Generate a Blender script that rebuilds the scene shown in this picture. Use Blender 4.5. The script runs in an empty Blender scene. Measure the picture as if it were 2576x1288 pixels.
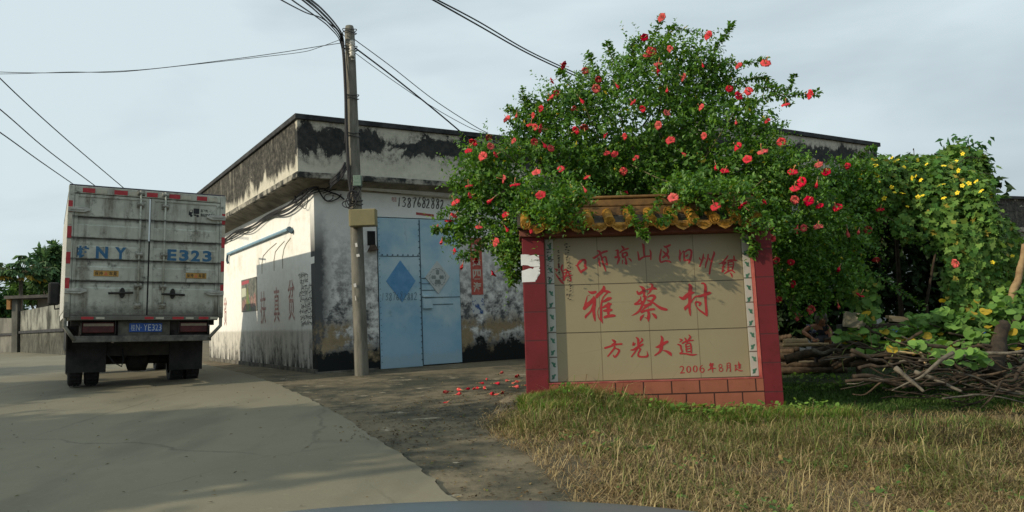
import bpy, bmesh, math, random
import numpy as np
from mathutils import Vector, Matrix
rad = math.radians
rng = np.random.default_rng(7)
random.seed(7)
sc = bpy.context.scene

# ------------------------------------------------------------------ camera
FPX = 1960.0                      # focal length in pixels of a 2576-wide frame
PITCH, ROLL = rad(4.46), rad(-2.2)
EYE = Vector((0, 0, 1.35))
RM = Matrix.Rotation(math.pi / 2 + PITCH, 3, 'X') @ Matrix.Rotation(ROLL, 3, 'Z')
cam = bpy.data.cameras.new('camera')
cam.sensor_width = 36
cam.lens = 36 * FPX / 2576
cam.clip_start = 0.05
cam.clip_end = 3000
camo = bpy.data.objects.new('camera', cam)
sc.collection.objects.link(camo)
camo.matrix_world = Matrix.Translation(EYE) @ RM.to_4x4()
sc.camera = camo

# ------------------------------------------------------------------ sun, sky, exposure
AZ = Vector((-0.912, -0.41))
ELEV = rad(27)
SUN = Vector((AZ.x * math.cos(ELEV), AZ.y * math.cos(ELEV), math.sin(ELEV))).normalized()
sl = bpy.data.lights.new('sun', 'SUN')
sl.energy = 3.5
sl.angle = rad(0.6)
sl.color = (1.0, 0.87, 0.67)
so = bpy.data.objects.new('sun', sl)
sc.collection.objects.link(so)
so.rotation_euler = SUN.to_track_quat('Z', 'Y').to_euler()
so.location = (-20, -8, 20)

sc.view_settings.view_transform = 'Standard'
sc.view_settings.look = 'None'
sc.view_settings.exposure = 0.0
sc.view_settings.gamma = 1.0


def nd(nt, t, props=None, **ins):
    n = nt.nodes.new(t)
    for k, v in (props or {}).items():
        setattr(n, k, v)
    for k, v in ins.items():
        key = int(k[1:]) if k[0] == 'i' and k[1:].isdigit() else k.replace('_', ' ')
        s = n.inputs[key]
        if isinstance(v, bpy.types.NodeSocket):
            nt.links.new(v, s)
        else:
            s.default_value = v
    return n


world = bpy.data.worlds.new('World')
sc.world = world
world.use_nodes = True
wt = world.node_tree
for n in list(wt.nodes):
    wt.nodes.remove(n)
sky = nd(wt, 'ShaderNodeTexSky', dict(sky_type='NISHITA', sun_disc=False, sun_elevation=ELEV,
                                     sun_rotation=math.atan2(AZ.x, AZ.y), air_density=1.3, dust_density=2.5))
wc = nd(wt, 'ShaderNodeTexCoord').outputs['Generated']
wm = nd(wt, 'ShaderNodeMapping', Vector=wc, Scale=(1.0, 1.0, 3.2)).outputs[0]
w1 = nd(wt, 'ShaderNodeTexNoise', Vector=wm, Scale=1.7, Detail=5.0, Roughness=0.5, Distortion=0.3).outputs[0]
wx = nd(wt, 'ShaderNodeSeparateXYZ', i0=wc).outputs
w2 = nd(wt, 'ShaderNodeMath', dict(operation='MULTIPLY'), i0=w1, i1=0.75).outputs[0]
w2 = nd(wt, 'ShaderNodeMath', dict(operation='MULTIPLY_ADD'), i0=wx[0], i1=-0.17, i2=w2).outputs[0]
w2 = nd(wt, 'ShaderNodeMath', dict(operation='MULTIPLY_ADD'), i0=wx[2], i1=0.42, i2=w2).outputs[0]
cl = nd(wt, 'ShaderNodeValToRGB', Fac=w2)
cl.color_ramp.elements[0].position = 0.30
cl.color_ramp.elements[0].color = (4.3, 5.1, 5.7, 1)
cl.color_ramp.elements[1].position = 0.56
cl.color_ramp.elements[1].color = (7.1, 8.3, 8.7, 1)
mx = nd(wt, 'ShaderNodeMix', dict(data_type='RGBA'), i0=0.9, i6=sky.outputs[0], i7=cl.outputs[0])
bg = nd(wt, 'ShaderNodeBackground', Color=mx.outputs[2], Strength=0.1)
nd(wt, 'ShaderNodeOutputWorld', Surface=bg.outputs[0])


# ------------------------------------------------------------------ camera geometry: a pixel of the 2576x1288 frame -> world
def ray(px, py):
    return RM @ Vector(((px - 1288) / FPX, -(py - 644) / FPX, -1))


def W(px, py, Y):
    d = ray(px, py)
    return EYE + d * (Y / d.y)


def sstep(a, b, x):
    t = min(1, max(0, (x - a) / (b - a)))
    return t * t * (3 - 2 * t)


def g(x, y):
    yy = min(max(y, -25), 14)
    z = 0.0315 * yy
    z -= 0.25 * sstep(0.5, 2.3, x) * sstep(2, 6, y) * (1 - sstep(15, 19, y))
    z += 0.06 * math.exp(-((x - 0.15) ** 2 + (y - 9.4) ** 2) / 0.9)
    return z


def G(px, py):
    d = ray(px, py)
    t = 5.0
    for _ in range(40):
        p = EYE + d * t
        t = 0.5 * t + 0.5 * (g(p.x, p.y) - EYE.z) / d.z
    return EYE + d * t


class Fr:
    """a local frame: origin, yaw, lean (about x), tilt (about y)"""
    def __init__(s, o, yaw, lean=0, tilt=0):
        s.M = Matrix.Translation(Vector(o)) @ Matrix.Rotation(rad(yaw), 4, 'Z') @ Matrix.Rotation(rad(lean), 4, 'X') @ Matrix.Rotation(rad(tilt), 4, 'Y')
        s.I = s.M.inverted()

    def on(s, ax, val, px, py):
        e = s.I @ EYE
        d = s.I.to_3x3() @ ray(px, py)
        return e + d * ((val - e[ax]) / d[ax])


# ------------------------------------------------------------------ materials
def mk(name):
    m = bpy.data.materials.new(name)
    m.use_nodes = True
    return m, m.node_tree, m.node_tree.nodes['Principled BSDF']


def coord(nt, sc3=(1, 1, 1)):
    o = nd(nt, 'ShaderNodeTexCoord').outputs['Object']
    if sc3 != (1, 1, 1):
        o = nd(nt, 'ShaderNodeMapping', Vector=o, Scale=sc3).outputs[0]
    return o


def noise(nt, scale, detail=6, rough=0.6, sc3=(1, 1, 1), dist=0.0):
    return nd(nt, 'ShaderNodeTexNoise', Vector=coord(nt, sc3), Scale=float(scale), Detail=float(detail), Roughness=rough, Distortion=dist).outputs[0]


def c4(c):
    return (c[0], c[1], c[2], 1)


def ramp(nt, fac, *st):
    r = nd(nt, 'ShaderNodeValToRGB', Fac=fac)
    e = r.color_ramp.elements
    while len(e) < len(st):
        e.new(0.5)
    for k, (p, c) in enumerate(st):
        e[k].position = p
        e[k].color = c4(c)
    return r.outputs[0]


def mixc(nt, f, a, b):
    a = a if isinstance(a, bpy.types.NodeSocket) else c4(a)
    b = b if isinstance(b, bpy.types.NodeSocket) else c4(b)
    return nd(nt, 'ShaderNodeMix', dict(data_type='RGBA'), i0=f, i6=a, i7=b).outputs[2]


def mth(nt, op, a, b=0.0):
    return nd(nt, 'ShaderNodeMath', dict(operation=op), i0=a, i1=b).outputs[0]


def mapr(nt, v, a, b, c=0.0, d=1.0):
    return nd(nt, 'ShaderNodeMapRange', Value=v, i1=a, i2=b, i3=c, i4=d).outputs[0]


def xyz(nt):
    return nd(nt, 'ShaderNodeSeparateXYZ', i0=coord(nt)).outputs


def bump(nt, bs, h, st=0.3, dist=0.02):
    b = nd(nt, 'ShaderNodeBump', Strength=st, Distance=dist, Height=h)
    nt.links.new(b.outputs[0], bs.inputs['Normal'])


def plug(nt, bs, col, rough=0.8, metal=0.0, spec=0.3):
    if isinstance(col, bpy.types.NodeSocket):
        nt.links.new(col, bs.inputs['Base Color'])
    else:
        bs.inputs['Base Color'].default_value = c4(col)
    if isinstance(rough, bpy.types.NodeSocket):
        nt.links.new(rough, bs.inputs['Roughness'])
    else:
        bs.inputs['Roughness'].default_value = rough
    bs.inputs['Metallic'].default_value = metal
    bs.inputs['Specular IOR Level'].default_value = spec


_mc = {}


def var(name, c1, c2, scale=4.0, rough=0.8, bmp=0.25, metal=0.0, sc3=(1, 1, 1), spec=0.3, lo=0.35, hi=0.65, detail=7):
    """a plain two-tone weathered surface"""
    if name in _mc:
        return _mc[name]
    m, nt, bs = mk(name)
    n = noise(nt, scale, detail, 0.65, sc3)
    plug(nt, bs, ramp(nt, n, (lo, c1), (hi, c2)), rough, metal, spec)
    if bmp:
        bump(nt, bs, noise(nt, scale * 5, 4, 0.6, sc3), bmp, 0.01)
    _mc[name] = m
    return m


def vcol(name, rough=0.5, trans=0.3, spec=0.3):
    """colour of each leaf or blade from its own attribute, a little light let through"""
    m, nt, bs = mk(name)
    a = nd(nt, 'ShaderNodeAttribute', dict(attribute_name='Col')).outputs['Color']
    plug(nt, bs, a, rough, 0, spec)
    if trans:
        hs = nd(nt, 'ShaderNodeHueSaturation', Hue=0.485, Saturation=1.15, Value=1.5, Color=a).outputs[0]
        tr = nd(nt, 'ShaderNodeBsdfTranslucent', Color=hs)
        ms = nd(nt, 'ShaderNodeMixShader', i0=trans, i1=bs.outputs[0], i2=tr.outputs[0])
        nt.links.new(ms.outputs[0], nt.nodes['Material Output'].inputs[0])
    return m


def mat_wall(name, axis):
    """old whitewash with grey mould, black mould from the ground and flaked ochre patches; axis is the horizontal one"""
    m, nt, bs = mk(name)
    X, Y, Z = xyz(nt)
    h = (X, Y)[axis]
    n1 = noise(nt, 1.1, 9, 0.68)
    n2 = noise(nt, 5.5, 9, 0.72)
    n3 = noise(nt, 0.8, 3, 0.5, (1, 1, 0.6))
    st = noise(nt, 4.2, 9, 0.72, (1, 1, 0.3))
    base = ramp(nt, n2, (0.3, (0.72, 0.73, 0.70)), (0.65, (0.84, 0.84, 0.80)))
    if axis == 0:
        # grey mould over most of the lower two thirds, strongest by the corner
        zm = mapr(nt, Z, 3.2, 1.2)
        mm = mth(nt, 'ADD', mth(nt, 'MULTIPLY', n2, 0.9), mth(nt, 'MULTIPLY', n1, 0.5))
        mm = mth(nt, 'MULTIPLY', mapr(nt, mm, 0.60, 0.78), zm)
        cor = mapr(nt, mth(nt, 'ADD', h, mth(nt, 'MULTIPLY', n2, 0.35)), 0.56, 0.30)
        cor = mth(nt, 'MULTIPLY', cor, mapr(nt, Z, 3.2, 2.3))
        mm = mth(nt, 'MAXIMUM', mm, cor)
        base = mixc(nt, mth(nt, 'MULTIPLY', mm, 0.93), base, (0.04, 0.045, 0.05))
        och = mth(nt, 'MULTIPLY', mapr(nt, mth(nt, 'ADD', Z, mth(nt, 'MULTIPLY', n2, 1.2)), 1.62, 1.38), mapr(nt, n1, 0.47, 0.53))
        base = mixc(nt, och, base, ramp(nt, n2, (0.3, (0.22, 0.17, 0.10)), (0.7, (0.36, 0.28, 0.17))))
        zb = mth(nt, 'ADD', Z, mth(nt, 'MULTIPLY', n1, 1.9))
        zb = mth(nt, 'ADD', zb, mth(nt, 'MULTIPLY', n2, 0.7))
        base = mixc(nt, mapr(nt, zb, 1.80, 1.60), base, (0.016, 0.018, 0.018))
    else:
        # brighter paint, dirt washes and a lower dado streaked black
        base = ramp(nt, n2, (0.3, (0.76, 0.76, 0.71)), (0.55, (0.86, 0.86, 0.82)))
        d = mth(nt, 'MULTIPLY', mapr(nt, n1, 0.53, 0.66), mapr(nt, mth(nt, 'ADD', Z, mth(nt, 'MULTIPLY', n3, 0.8)), 2.35, 2.75))
        d = mth(nt, 'MULTIPLY', d, mapr(nt, Z, 3.25, 3.0))
        base = mixc(nt, mth(nt, 'MULTIPLY', d, 0.45), base, (0.55, 0.48, 0.34))
        s = mth(nt, 'MULTIPLY', mapr(nt, mth(nt, 'ADD', mth(nt, 'MULTIPLY', st, .55), mth(nt, 'MULTIPLY', n2, .5)), 0.49, 0.62), mapr(nt, Z, 1.0, 0.3))
        s = mth(nt, 'MAXIMUM', s, mth(nt, 'MULTIPLY', mapr(nt, st, 0.38, 0.55), mapr(nt, Z, 0.55, 0.1)))
        low = mapr(nt, mth(nt, 'ADD', Z, mth(nt, 'MULTIPLY', n2, 0.12)), 0.92, 0.86)
        base = mixc(nt, mth(nt, 'MULTIPLY', low, 0.55), base, (0.38, 0.35, 0.28))
        base = mixc(nt, s, base, (0.03, 0.032, 0.03))
        ed = mth(nt, 'MULTIPLY', mapr(nt, mth(nt, 'SUBTRACT', h, mth(nt, 'MULTIPLY', n2, 0.28)), 0.02, -0.09), mapr(nt, Z, 3.2, 2.0))
        base = mixc(nt, mth(nt, 'MULTIPLY', ed, 0.9), base, (0.06, 0.062, 0.06))
    plug(nt, bs, base, 0.92, 0, 0.15)
    bump(nt, bs, mth(nt, 'ADD', n2, n1), 0.35, 0.015)
    return m


def mat_parapet(name, z0, z1, side=False):
    m, nt, bs = mk(name)
    Z = xyz(nt)[2]
    n1 = noise(nt, 1.5, 9, 0.66, (1, 1, 0.8), 0.5)
    n2 = noise(nt, 9.0, 9, 0.76)
    t = mapr(nt, Z, z0, z1)
    base = ramp(nt, n2, (0.3, (0.46, 0.44, 0.36)), (0.65, (0.60, 0.57, 0.47)))
    st = noise(nt, 4.5, 8, 0.7, (1, 1, 0.12))
    # black mould: a ragged band through the middle and upper part
    if side:
        v = mth(nt, 'ADD', t, mth(nt, 'MULTIPLY', n1, 1.0))
        v = mth(nt, 'ADD', v, mth(nt, 'MULTIPLY', mth(nt, 'ADD', n2, st), 0.3))
        k = mapr(nt, v, 0.92, 1.06)
        k = mth(nt, 'MULTIPLY', k, mapr(nt, mth(nt, 'ADD', mth(nt, 'MULTIPLY', n2, .6), mth(nt, 'MULTIPLY', n1, .4)), 0.385, 0.42, 0.1, 1.0))
        k = mth(nt, 'MULTIPLY', k, mapr(nt, st, 0.30, 0.42, 0.55, 1.0))
        dark = ramp(nt, n2, (0.36, (0.018, 0.019, 0.018)), (0.5, (0.055, 0.053, 0.046)), (0.68, (0.15, 0.14, 0.115)))
    else:
        b = mth(nt, 'SUBTRACT', 0.62, t)
        b = mth(nt, 'MULTIPLY', mth(nt, 'ABSOLUTE', b), 1.15)
        v = mth(nt, 'SUBTRACT', mth(nt, 'ADD', mth(nt, 'MULTIPLY', n1, 1.3), mth(nt, 'ADD', mth(nt, 'MULTIPLY', n2, 0.3), mth(nt, 'MULTIPLY', st, 0.45))), b)
        k = mth(nt, 'MAXIMUM', mapr(nt, v, 0.78, 0.86), mth(nt, 'MULTIPLY', mapr(nt, v, 0.50, 0.78), mapr(nt, n2, 0.42, 0.60, 0.03, 0.75)))
        dark = ramp(nt, n2, (0.35, (0.022, 0.024, 0.024)), (0.75, (0.07, 0.07, 0.065)))
    base = mixc(nt, k, base, dark)
    plug(nt, bs, base, 0.93, 0, 0.15)
    bump(nt, bs, n2, 0.35, 0.02)
    return m


def mat_truck():
    m, nt, bs = mk('dirty_white_panel')
    X, Y, Z = xyz(nt)
    n1 = noise(nt, 2.2, 8, 0.68)
    n2 = noise(nt, 9, 7, 0.7)
    st = noise(nt, 6, 6, 0.66, (1, 1, 0.14))
    base = ramp(nt, n1, (0.32, (0.31, 0.32, 0.265)), (0.66, (0.49, 0.50, 0.43)))
    s = mth(nt, 'MULTIPLY', mapr(nt, st, 0.50, 0.64), mapr(nt, n1, 0.36, 0.56))
    base = mixc(nt, mth(nt, 'MULTIPLY', s, 0.8), base, (0.10, 0.085, 0.055))
    d = mth(nt, 'MULTIPLY', mapr(nt, n2, 0.52, 0.66), mapr(nt, n1, 0.46, 0.60))
    base = mixc(nt, mth(nt, 'MULTIPLY', d, 0.9), base, (0.035, 0.033, 0.028))
    lo = mth(nt, 'ADD', Z, mth(nt, 'MULTIPLY', n2, 0.5))
    base = mixc(nt, mapr(nt, lo, 1.62, 1.42, 0.0, 0.85), base, (0.06, 0.055, 0.045))
    plug(nt, bs, base, 0.55, 0, 0.35)
    for zb in (1.69, 2.03, 2.36, 2.69):
        # shade painted along the top step of each pressed groove
        gz_ = mth(nt, 'ADD', Z, mth(nt, 'MULTIPLY', n2, 0.06))
        ln = mth(nt, 'MULTIPLY', mapr(nt, gz_, zb - 0.03, zb + 0.025), mapr(nt, gz_, zb + 0.055, zb + 0.035))
        base = mixc(nt, mth(nt, 'MULTIPLY', ln, mapr(nt, n1, 0.3, 0.5, 0.45, 0.95)), base, (0.045, 0.042, 0.036))
    nt.links.new(base, bs.inputs['Base Color'])
    bump(nt, bs, n1, 0.12, 0.02)
    return m


def mat_concrete(name, c1, c2, c3, big=0.35, moss=None, worn=0.0):
    m, nt, bs = mk(name)
    a = noise(nt, big, 8, 0.6)
    b = noise(nt, 3.5, 9, 0.7)
    f = noise(nt, 60, 4, 0.7)
    base = ramp(nt, a, (0.3, c1), (0.7, c2))
    base = mixc(nt, mapr(nt, b, 0.5, 0.72), base, c3)
    if moss:
        q = mth(nt, 'ADD', mth(nt, 'MULTIPLY', noise(nt, 0.55, 6, 0.6), 1.0), mth(nt, 'MULTIPLY', b, 0.7))
        base = mixc(nt, mapr(nt, q, 0.75, 0.98), base, moss)
        lt = noise(nt, 3.6, 6, 0.6, (0.7, 1.5, 1))
        base = mixc(nt, mth(nt, 'MULTIPLY', mapr(nt, lt, 0.645, 0.665), 0.8), base, (0.42, 0.37, 0.27))
    if not moss:
        cw = nd(nt, 'ShaderNodeVectorMath', dict(operation='MULTIPLY_ADD'), i0=nd(nt, 'ShaderNodeTexNoise', Vector=coord(nt), Scale=1.3, Detail=5.0).outputs[1], i1=(0.5, 0.5, 0.0), i2=coord(nt, (1, 0.7, 0))).outputs[0]
        ck = nd(nt, 'ShaderNodeTexVoronoi', dict(feature='DISTANCE_TO_EDGE'), Vector=cw, Scale=0.30).outputs[0]
        base = mixc(nt, mth(nt, 'MULTIPLY', mapr(nt, ck, 0.006, 0.001), mapr(nt, a, 0.45, 0.60, 0.0, 0.5)), base, (0.05, 0.045, 0.035))
        sp = noise(nt, 1.2, 4, 0.5, (1.0, 0.35, 1))
        base = mixc(nt, mapr(nt, sp, 0.55, 0.68, 0, 0.45), base, (0.10, 0.095, 0.068))
        base = mixc(nt, mapr(nt, noise(nt, 14, 6, 0.7), 0.62, 0.72, 0, 0.5), base, (0.30, 0.28, 0.215))
        base = mixc(nt, mapr(nt, noise(nt, 9, 6, 0.75), 0.66, 0.74, 0, 0.6), base, (0.06, 0.055, 0.042))
    base = mixc(nt, mapr(nt, f, 0.3, 0.7, 0.0, 0.35), base, mixc(nt, 0.5, base, (0.05, 0.045, 0.04)))
    plug(nt, bs, base, 0.88, 0, 0.25)
    bump(nt, bs, mth(nt, 'ADD', mth(nt, 'MULTIPLY', b, 1.4 if moss else 0.5), mth(nt, 'MULTIPLY', f, 0.35)), 0.6 if moss else 0.35, 0.03 if moss else 0.012)
    return m


def mat_tile(name, base, dark, bw, bh, mortar, rough=0.3, off=0.5, ox=0.0, oz=0.0, msize=0.012):
    """tiled or bricked face in the xz plane"""
    m, nt, bs = mk(name)
    X, Y, Z = xyz(nt)
    v = nd(nt, 'ShaderNodeCombineXYZ', i0=mth(nt, 'ADD', X, ox), i1=mth(nt, 'ADD', Z, oz), i2=0.0).outputs[0]
    n = noise(nt, 3, 7, 0.65)
    f = noise(nt, 1.2, 3, 0.5)
    c = ramp(nt, n, (0.3, base), (0.72, dark))
    br = nd(nt, 'ShaderNodeTexBrick', dict(offset=off, squash=1.0), Vector=v, Color1=c, Color2=mixc(nt, 0.12, c, dark), Mortar=c4(mortar), Scale=1.0,
            i5=msize, i6=0.2, i8=bw, i9=bh)
    br.inputs['Mortar Size'].default_value = msize
    br.inputs['Brick Width'].default_value = bw
    br.inputs['Row Height'].default_value = bh
    col = mixc(nt, mth(nt, 'MULTIPLY', mapr(nt, noise(nt, 6, 8, 0.75), 0.58, 0.72), 0.5), br.outputs[0], tuple(0.35 * k for k in base))
    plug(nt, bs, col, mapr(nt, n, 0.3, 0.7, rough, rough + 0.25), 0, 0.2)
    bump(nt, bs, mth(nt, 'SUBTRACT', mth(nt, 'MULTIPLY', f, 0.15), br.outputs[1]), 0.3, 0.006)
    return m


M_black = var('black_rubber', (0.012, 0.012, 0.013), (0.03, 0.03, 0.028), 6, 0.7, 0.2)
M_chassis = var('grimy_steel', (0.014, 0.014, 0.014), (0.045, 0.04, 0.034), 5, 0.75, 0.2)
M_cable = var('black_cable_sheath', (0.014, 0.015, 0.018), (0.03, 0.03, 0.034), 3, 0.6, 0)
M_truck = mat_truck()
M_red = var('red_reflector', (0.30, 0.02, 0.025), (0.42, 0.04, 0.045), 12, 0.35, 0.05)
M_cream = var('cream_reflector', (0.36, 0.34, 0.26), (0.48, 0.46, 0.37), 12, 0.4, 0.05)
M_steel = var('dirty_steel', (0.20, 0.20, 0.18), (0.34, 0.34, 0.31), 9, 0.5, 0.15, 0.3)
M_blue = var('faded_blue_paint', (0.02, 0.09, 0.19), (0.05, 0.14, 0.24), 11, 0.6, 0)
M_ink = var('black_ink', (0.012, 0.012, 0.014), (0.03, 0.03, 0.032), 9, 0.7, 0)
M_concpole = var('pole_concrete', (0.11, 0.108, 0.088), (0.20, 0.19, 0.16), 9, 0.9, 0.5, sc3=(1, 1, 0.22), lo=.38, hi=.62)
M_wood = [var('branch_bark', (0.03, 0.021, 0.013), (0.115, 0.08, 0.05), 9, 0.9, 0.5, sc3=(1, 1, 1)),
          var('grey_bark', (0.045, 0.04, 0.032), (0.19, 0.165, 0.125), 9, 0.9, 0.5),
          var('dark_bark', (0.018, 0.014, 0.01), (0.06, 0.043, 0.028), 9, 0.9, 0.5)]  # bark tones darkened to carry shade on the firewood heap
M_pale = var('split_pale_wood', (0.36, 0.25, 0.13), (0.55, 0.41, 0.24), 7, 0.8, 0.25, sc3=(1, 8, 8))
M_pipe = var('white_plastic_pipe', (0.52, 0.51, 0.45), (0.66, 0.65, 0.58), 4, 0.4, 0)


# ------------------------------------------------------------------ mesh building
class MB:
    def __init__(s):
        s.v, s.f = [], []

    def add(s, vs, fs):
        b = len(s.v)
        s.v += [tuple(p) for p in vs]
        s.f += [tuple(b + i for i in q) for q in fs]
        return s

    def box(s, x0, x1, y0, y1, z0, z1, M=None):
        vs = [Vector((x, y, z)) for z in (z0, z1) for x, y in ((x0, y0), (x1, y0), (x1, y1), (x0, y1))]
        if M is not None:
            vs = [M @ p for p in vs]
        return s.add(vs, [(3, 2, 1, 0), (4, 5, 6, 7), (0, 1, 5, 4), (1, 2, 6, 5), (2, 3, 7, 6), (3, 0, 4, 7)])

    def tube(s, pts, r, n=8, cap=True):
        pts = [Vector(p) for p in pts]
        rs = r if isinstance(r, (list, tuple)) else [r] * len(pts)
        up = None
        vs = []
        for i, p in enumerate(pts):
            t = (pts[min(i + 1, len(pts) - 1)] - pts[max(i - 1, 0)])
            t = t.normalized() if t.length > 1e-9 else Vector((0, 0, 1))
            if up is None:
                up = Vector((0, 0, 1)) if abs(t.z) < 0.9 else Vector((1, 0, 0))
            a = t.cross(up)
            a = a.normalized() if a.length > 1e-6 else t.orthogonal().normalized()
            b = a.cross(t).normalized()
            up = b
            for k in range(n):
                w = 2 * math.pi * k / n
                vs.append(p + (a * math.cos(w) + b * math.sin(w)) * rs[i])
        fs = [(i * n + k, i * n + (k + 1) % n, (i + 1) * n + (k + 1) % n, (i + 1) * n + k) for i in range(len(pts) - 1) for k in range(n)]
        if cap:
            fs += [tuple(range(n - 1, -1, -1)), tuple((len(pts) - 1) * n + k for k in range(n))]
        return s.add(vs, fs)

    def prism(s, outline, y0, y1):
        """an outline in xz pushed from y0 (front) to y1"""
        n = len(outline)
        vs = [(x, y0, z) for x, z in outline] + [(x, y1, z) for x, z in outline]
        fs = [tuple(range(n)), tuple(range(2 * n - 1, n - 1, -1))] + [(i, i + n, (i + 1) % n + n, (i + 1) % n) for i in range(n)]
        return s.add(vs, fs)

    def build(s, name, mat, parent=None, smooth=False, bevel=0.0, seg=2):
        me = bpy.data.meshes.new(name)
        me.from_pydata(s.v, [], s.f)
        bm = bmesh.new()
        bm.from_mesh(me)
        bmesh.ops.recalc_face_normals(bm, faces=bm.faces)
        bm.to_mesh(me)
        bm.free()
        return link(name, me, mat, parent, smooth, bevel, seg)


def link(name, me, mat, parent=None, smooth=False, bevel=0.0, seg=2):
    o = bpy.data.objects.new(name, me)
    sc.collection.objects.link(o)
    if mat is not None:
        me.materials.append(mat)
    if parent is not None:
        o.parent = parent
    if smooth:
        me.polygons.foreach_set('use_smooth', [True] * len(me.polygons))
    if bevel:
        b = o.modifiers.new('bevel', 'BEVEL')
        b.width = bevel
        b.segments = seg
        b.limit_method = 'ANGLE'
    return o


def tag(o, label, cat, group=None):
    o['label'] = label
    o['category'] = cat
    if group:
        o['group'] = group
    return o


def kind(o, k):
    o['kind'] = k
    return o


def empty(name, fr=None, loc=None):
    o = bpy.data.objects.new(name, None)
    sc.collection.objects.link(o)
    o.empty_display_size = 0.2
    if fr is not None:
        o.matrix_world = fr.M
    elif loc is not None:
        o.location = loc
    return o


def np_mesh(name, V, T, mat, col=None, parent=None, smooth=False):
    """a mesh straight from numpy arrays of vertices and triangles, with one colour per vertex"""
    me = bpy.data.meshes.new(name)
    V = np.ascontiguousarray(V, dtype=np.float32)
    T = np.ascontiguousarray(T, dtype=np.int32)
    me.vertices.add(len(V))
    me.vertices.foreach_set('co', V.ravel())
    me.loops.add(T.size)
    me.loops.foreach_set('vertex_index', T.ravel())
    me.polygons.add(len(T))
    me.polygons.foreach_set('loop_start', np.arange(0, T.size, 3, dtype=np.int32))
    me.polygons.foreach_set('loop_total', np.full(len(T), 3, dtype=np.int32))
    me.update(calc_edges=True)
    if col is not None:
        a = me.attributes.new('Col', 'FLOAT_COLOR', 'POINT')
        a.data.foreach_set('color', np.concatenate([col, np.ones((len(col), 1))], 1).astype(np.float32).ravel())
    return link(name, me, mat, parent, smooth)


# ------------------------------------------------------------------ writing
_tc = {}


def text2d(s, bold=0.0):
    key = (s, bold)
    if key not in _tc:
        cu = bpy.data.curves.new('text', 'FONT')
        cu.body = s
        cu.offset = bold
        cu.resolution_u = 3
        ob = bpy.data.objects.new('text', cu)
        sc.collection.objects.link(ob)
        dg = bpy.context.evaluated_depsgraph_get()
        me = bpy.data.meshes.new_from_object(ob.evaluated_get(dg))
        v = [(p.co.x, p.co.y) for p in me.vertices]
        f = [tuple(q.vertices) for q in me.polygons]
        bpy.data.objects.remove(ob)
        bpy.data.curves.remove(cu)
        bpy.data.meshes.remove(me)
        _tc[key] = (v, f)
    return _tc[key]


def put_text(mb, s, x0, x1, z0, z1, fn, bold=0.0, skew=0.0):
    """fit a word into the rectangle x0..x1, z0..z1 of a plane; fn maps (x, z) to 3D"""
    v, f = text2d(s, bold)
    if not v:
        return
    xs, ys = [p[0] for p in v], [p[1] for p in v]
    ax, ay, bx, by = min(xs), min(ys), max(xs), max(ys)
    mb.add([fn(x0 + (p[0] - ax) / max(bx - ax, 1e-6) * (x1 - x0) + skew * (p[1] - ay), z0 + (p[1] - ay) / max(by - ay, 1e-6) * (z1 - z0)) for p in v], f)


def stroke(mb, pts, fn, off):
    """a brush stroke: (x, y, width) points; fn maps (x, y, lift) to 3D"""
    if len(pts) > 2:
        q = []
        for i in range(len(pts) - 1):
            p0, p1, p2, p3 = pts[max(i - 1, 0)], pts[i], pts[i + 1], pts[min(i + 2, len(pts) - 1)]
            for t in (0, 0.34, 0.67):
                q.append(tuple(0.5 * (2 * p1[k] + (p2[k] - p0[k]) * t + (2 * p0[k] - 5 * p1[k] + 4 * p2[k] - p3[k]) * t * t + (3 * p1[k] - p0[k] - 3 * p2[k] + p3[k]) * t ** 3) for k in range(3)))
        q.append(pts[-1])
        pts = q
    L, R_ = [], []
    for i, p in enumerate(pts):
        a, b = pts[max(i - 1, 0)], pts[min(i + 1, len(pts) - 1)]
        dx, dy = b[0] - a[0], b[1] - a[1]
        d = math.hypot(dx, dy) or 1
        w = max(p[2], 3 if p[2] > 1 else 0) / 2
        L.append(fn(p[0] - dy / d * w, p[1] + dx / d * w, off))
        R_.append(fn(p[0] + dy / d * w, p[1] - dx / d * w, off))
    n = len(pts)
    mb.add(L + R_, [(i, i + 1, n + i + 1, n + i) for i in range(n - 1)])
    # rounded ends
    for p in (pts[0], pts[-1]):
        if p[2] > 18:
            mb.add([fn(p[0] + p[2] * 0.5 * math.cos(k * math.pi / 5), p[1] + p[2] * 0.5 * math.sin(k * math.pi / 5), off + 0.00006) for k in range(10)], [tuple(range(10))])


def fan(mb, pts, fn):
    """fill a simple outline"""
    bm = bmesh.new()
    vs = [bm.verts.new((x, y, 0)) for x, y in pts]
    bm.faces.new(vs)
    bmesh.ops.triangulate(bm, faces=bm.faces[:])
    bm.verts.index_update()
    mb.add([fn(v.co.x, v.co.y) for v in bm.verts], [tuple(v.index for v in f.verts) for f in bm.faces])
    bm.free()

# ------------------------------------------------------------------ ground, road, forecourt
def sheet(name, ys, xl, xr, nx, dz, mat):
    vs, fs = [], []
    for y in ys:
        a, b = xl(y), xr(y)
        for i in range(nx + 1):
            x = a + (b - a) * i / nx
            vs.append((x, y, g(x, y) + dz))
    m = nx + 1
    for j in range(len(ys) - 1):
        for i in range(nx):
            fs.append((j * m + i, j * m + i + 1, (j + 1) * m + i + 1, (j + 1) * m + i))
    me = bpy.data.meshes.new(name)
    me.from_pydata(vs, [], fs)
    return kind(link(name, me, mat, None, True), 'structure')


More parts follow.
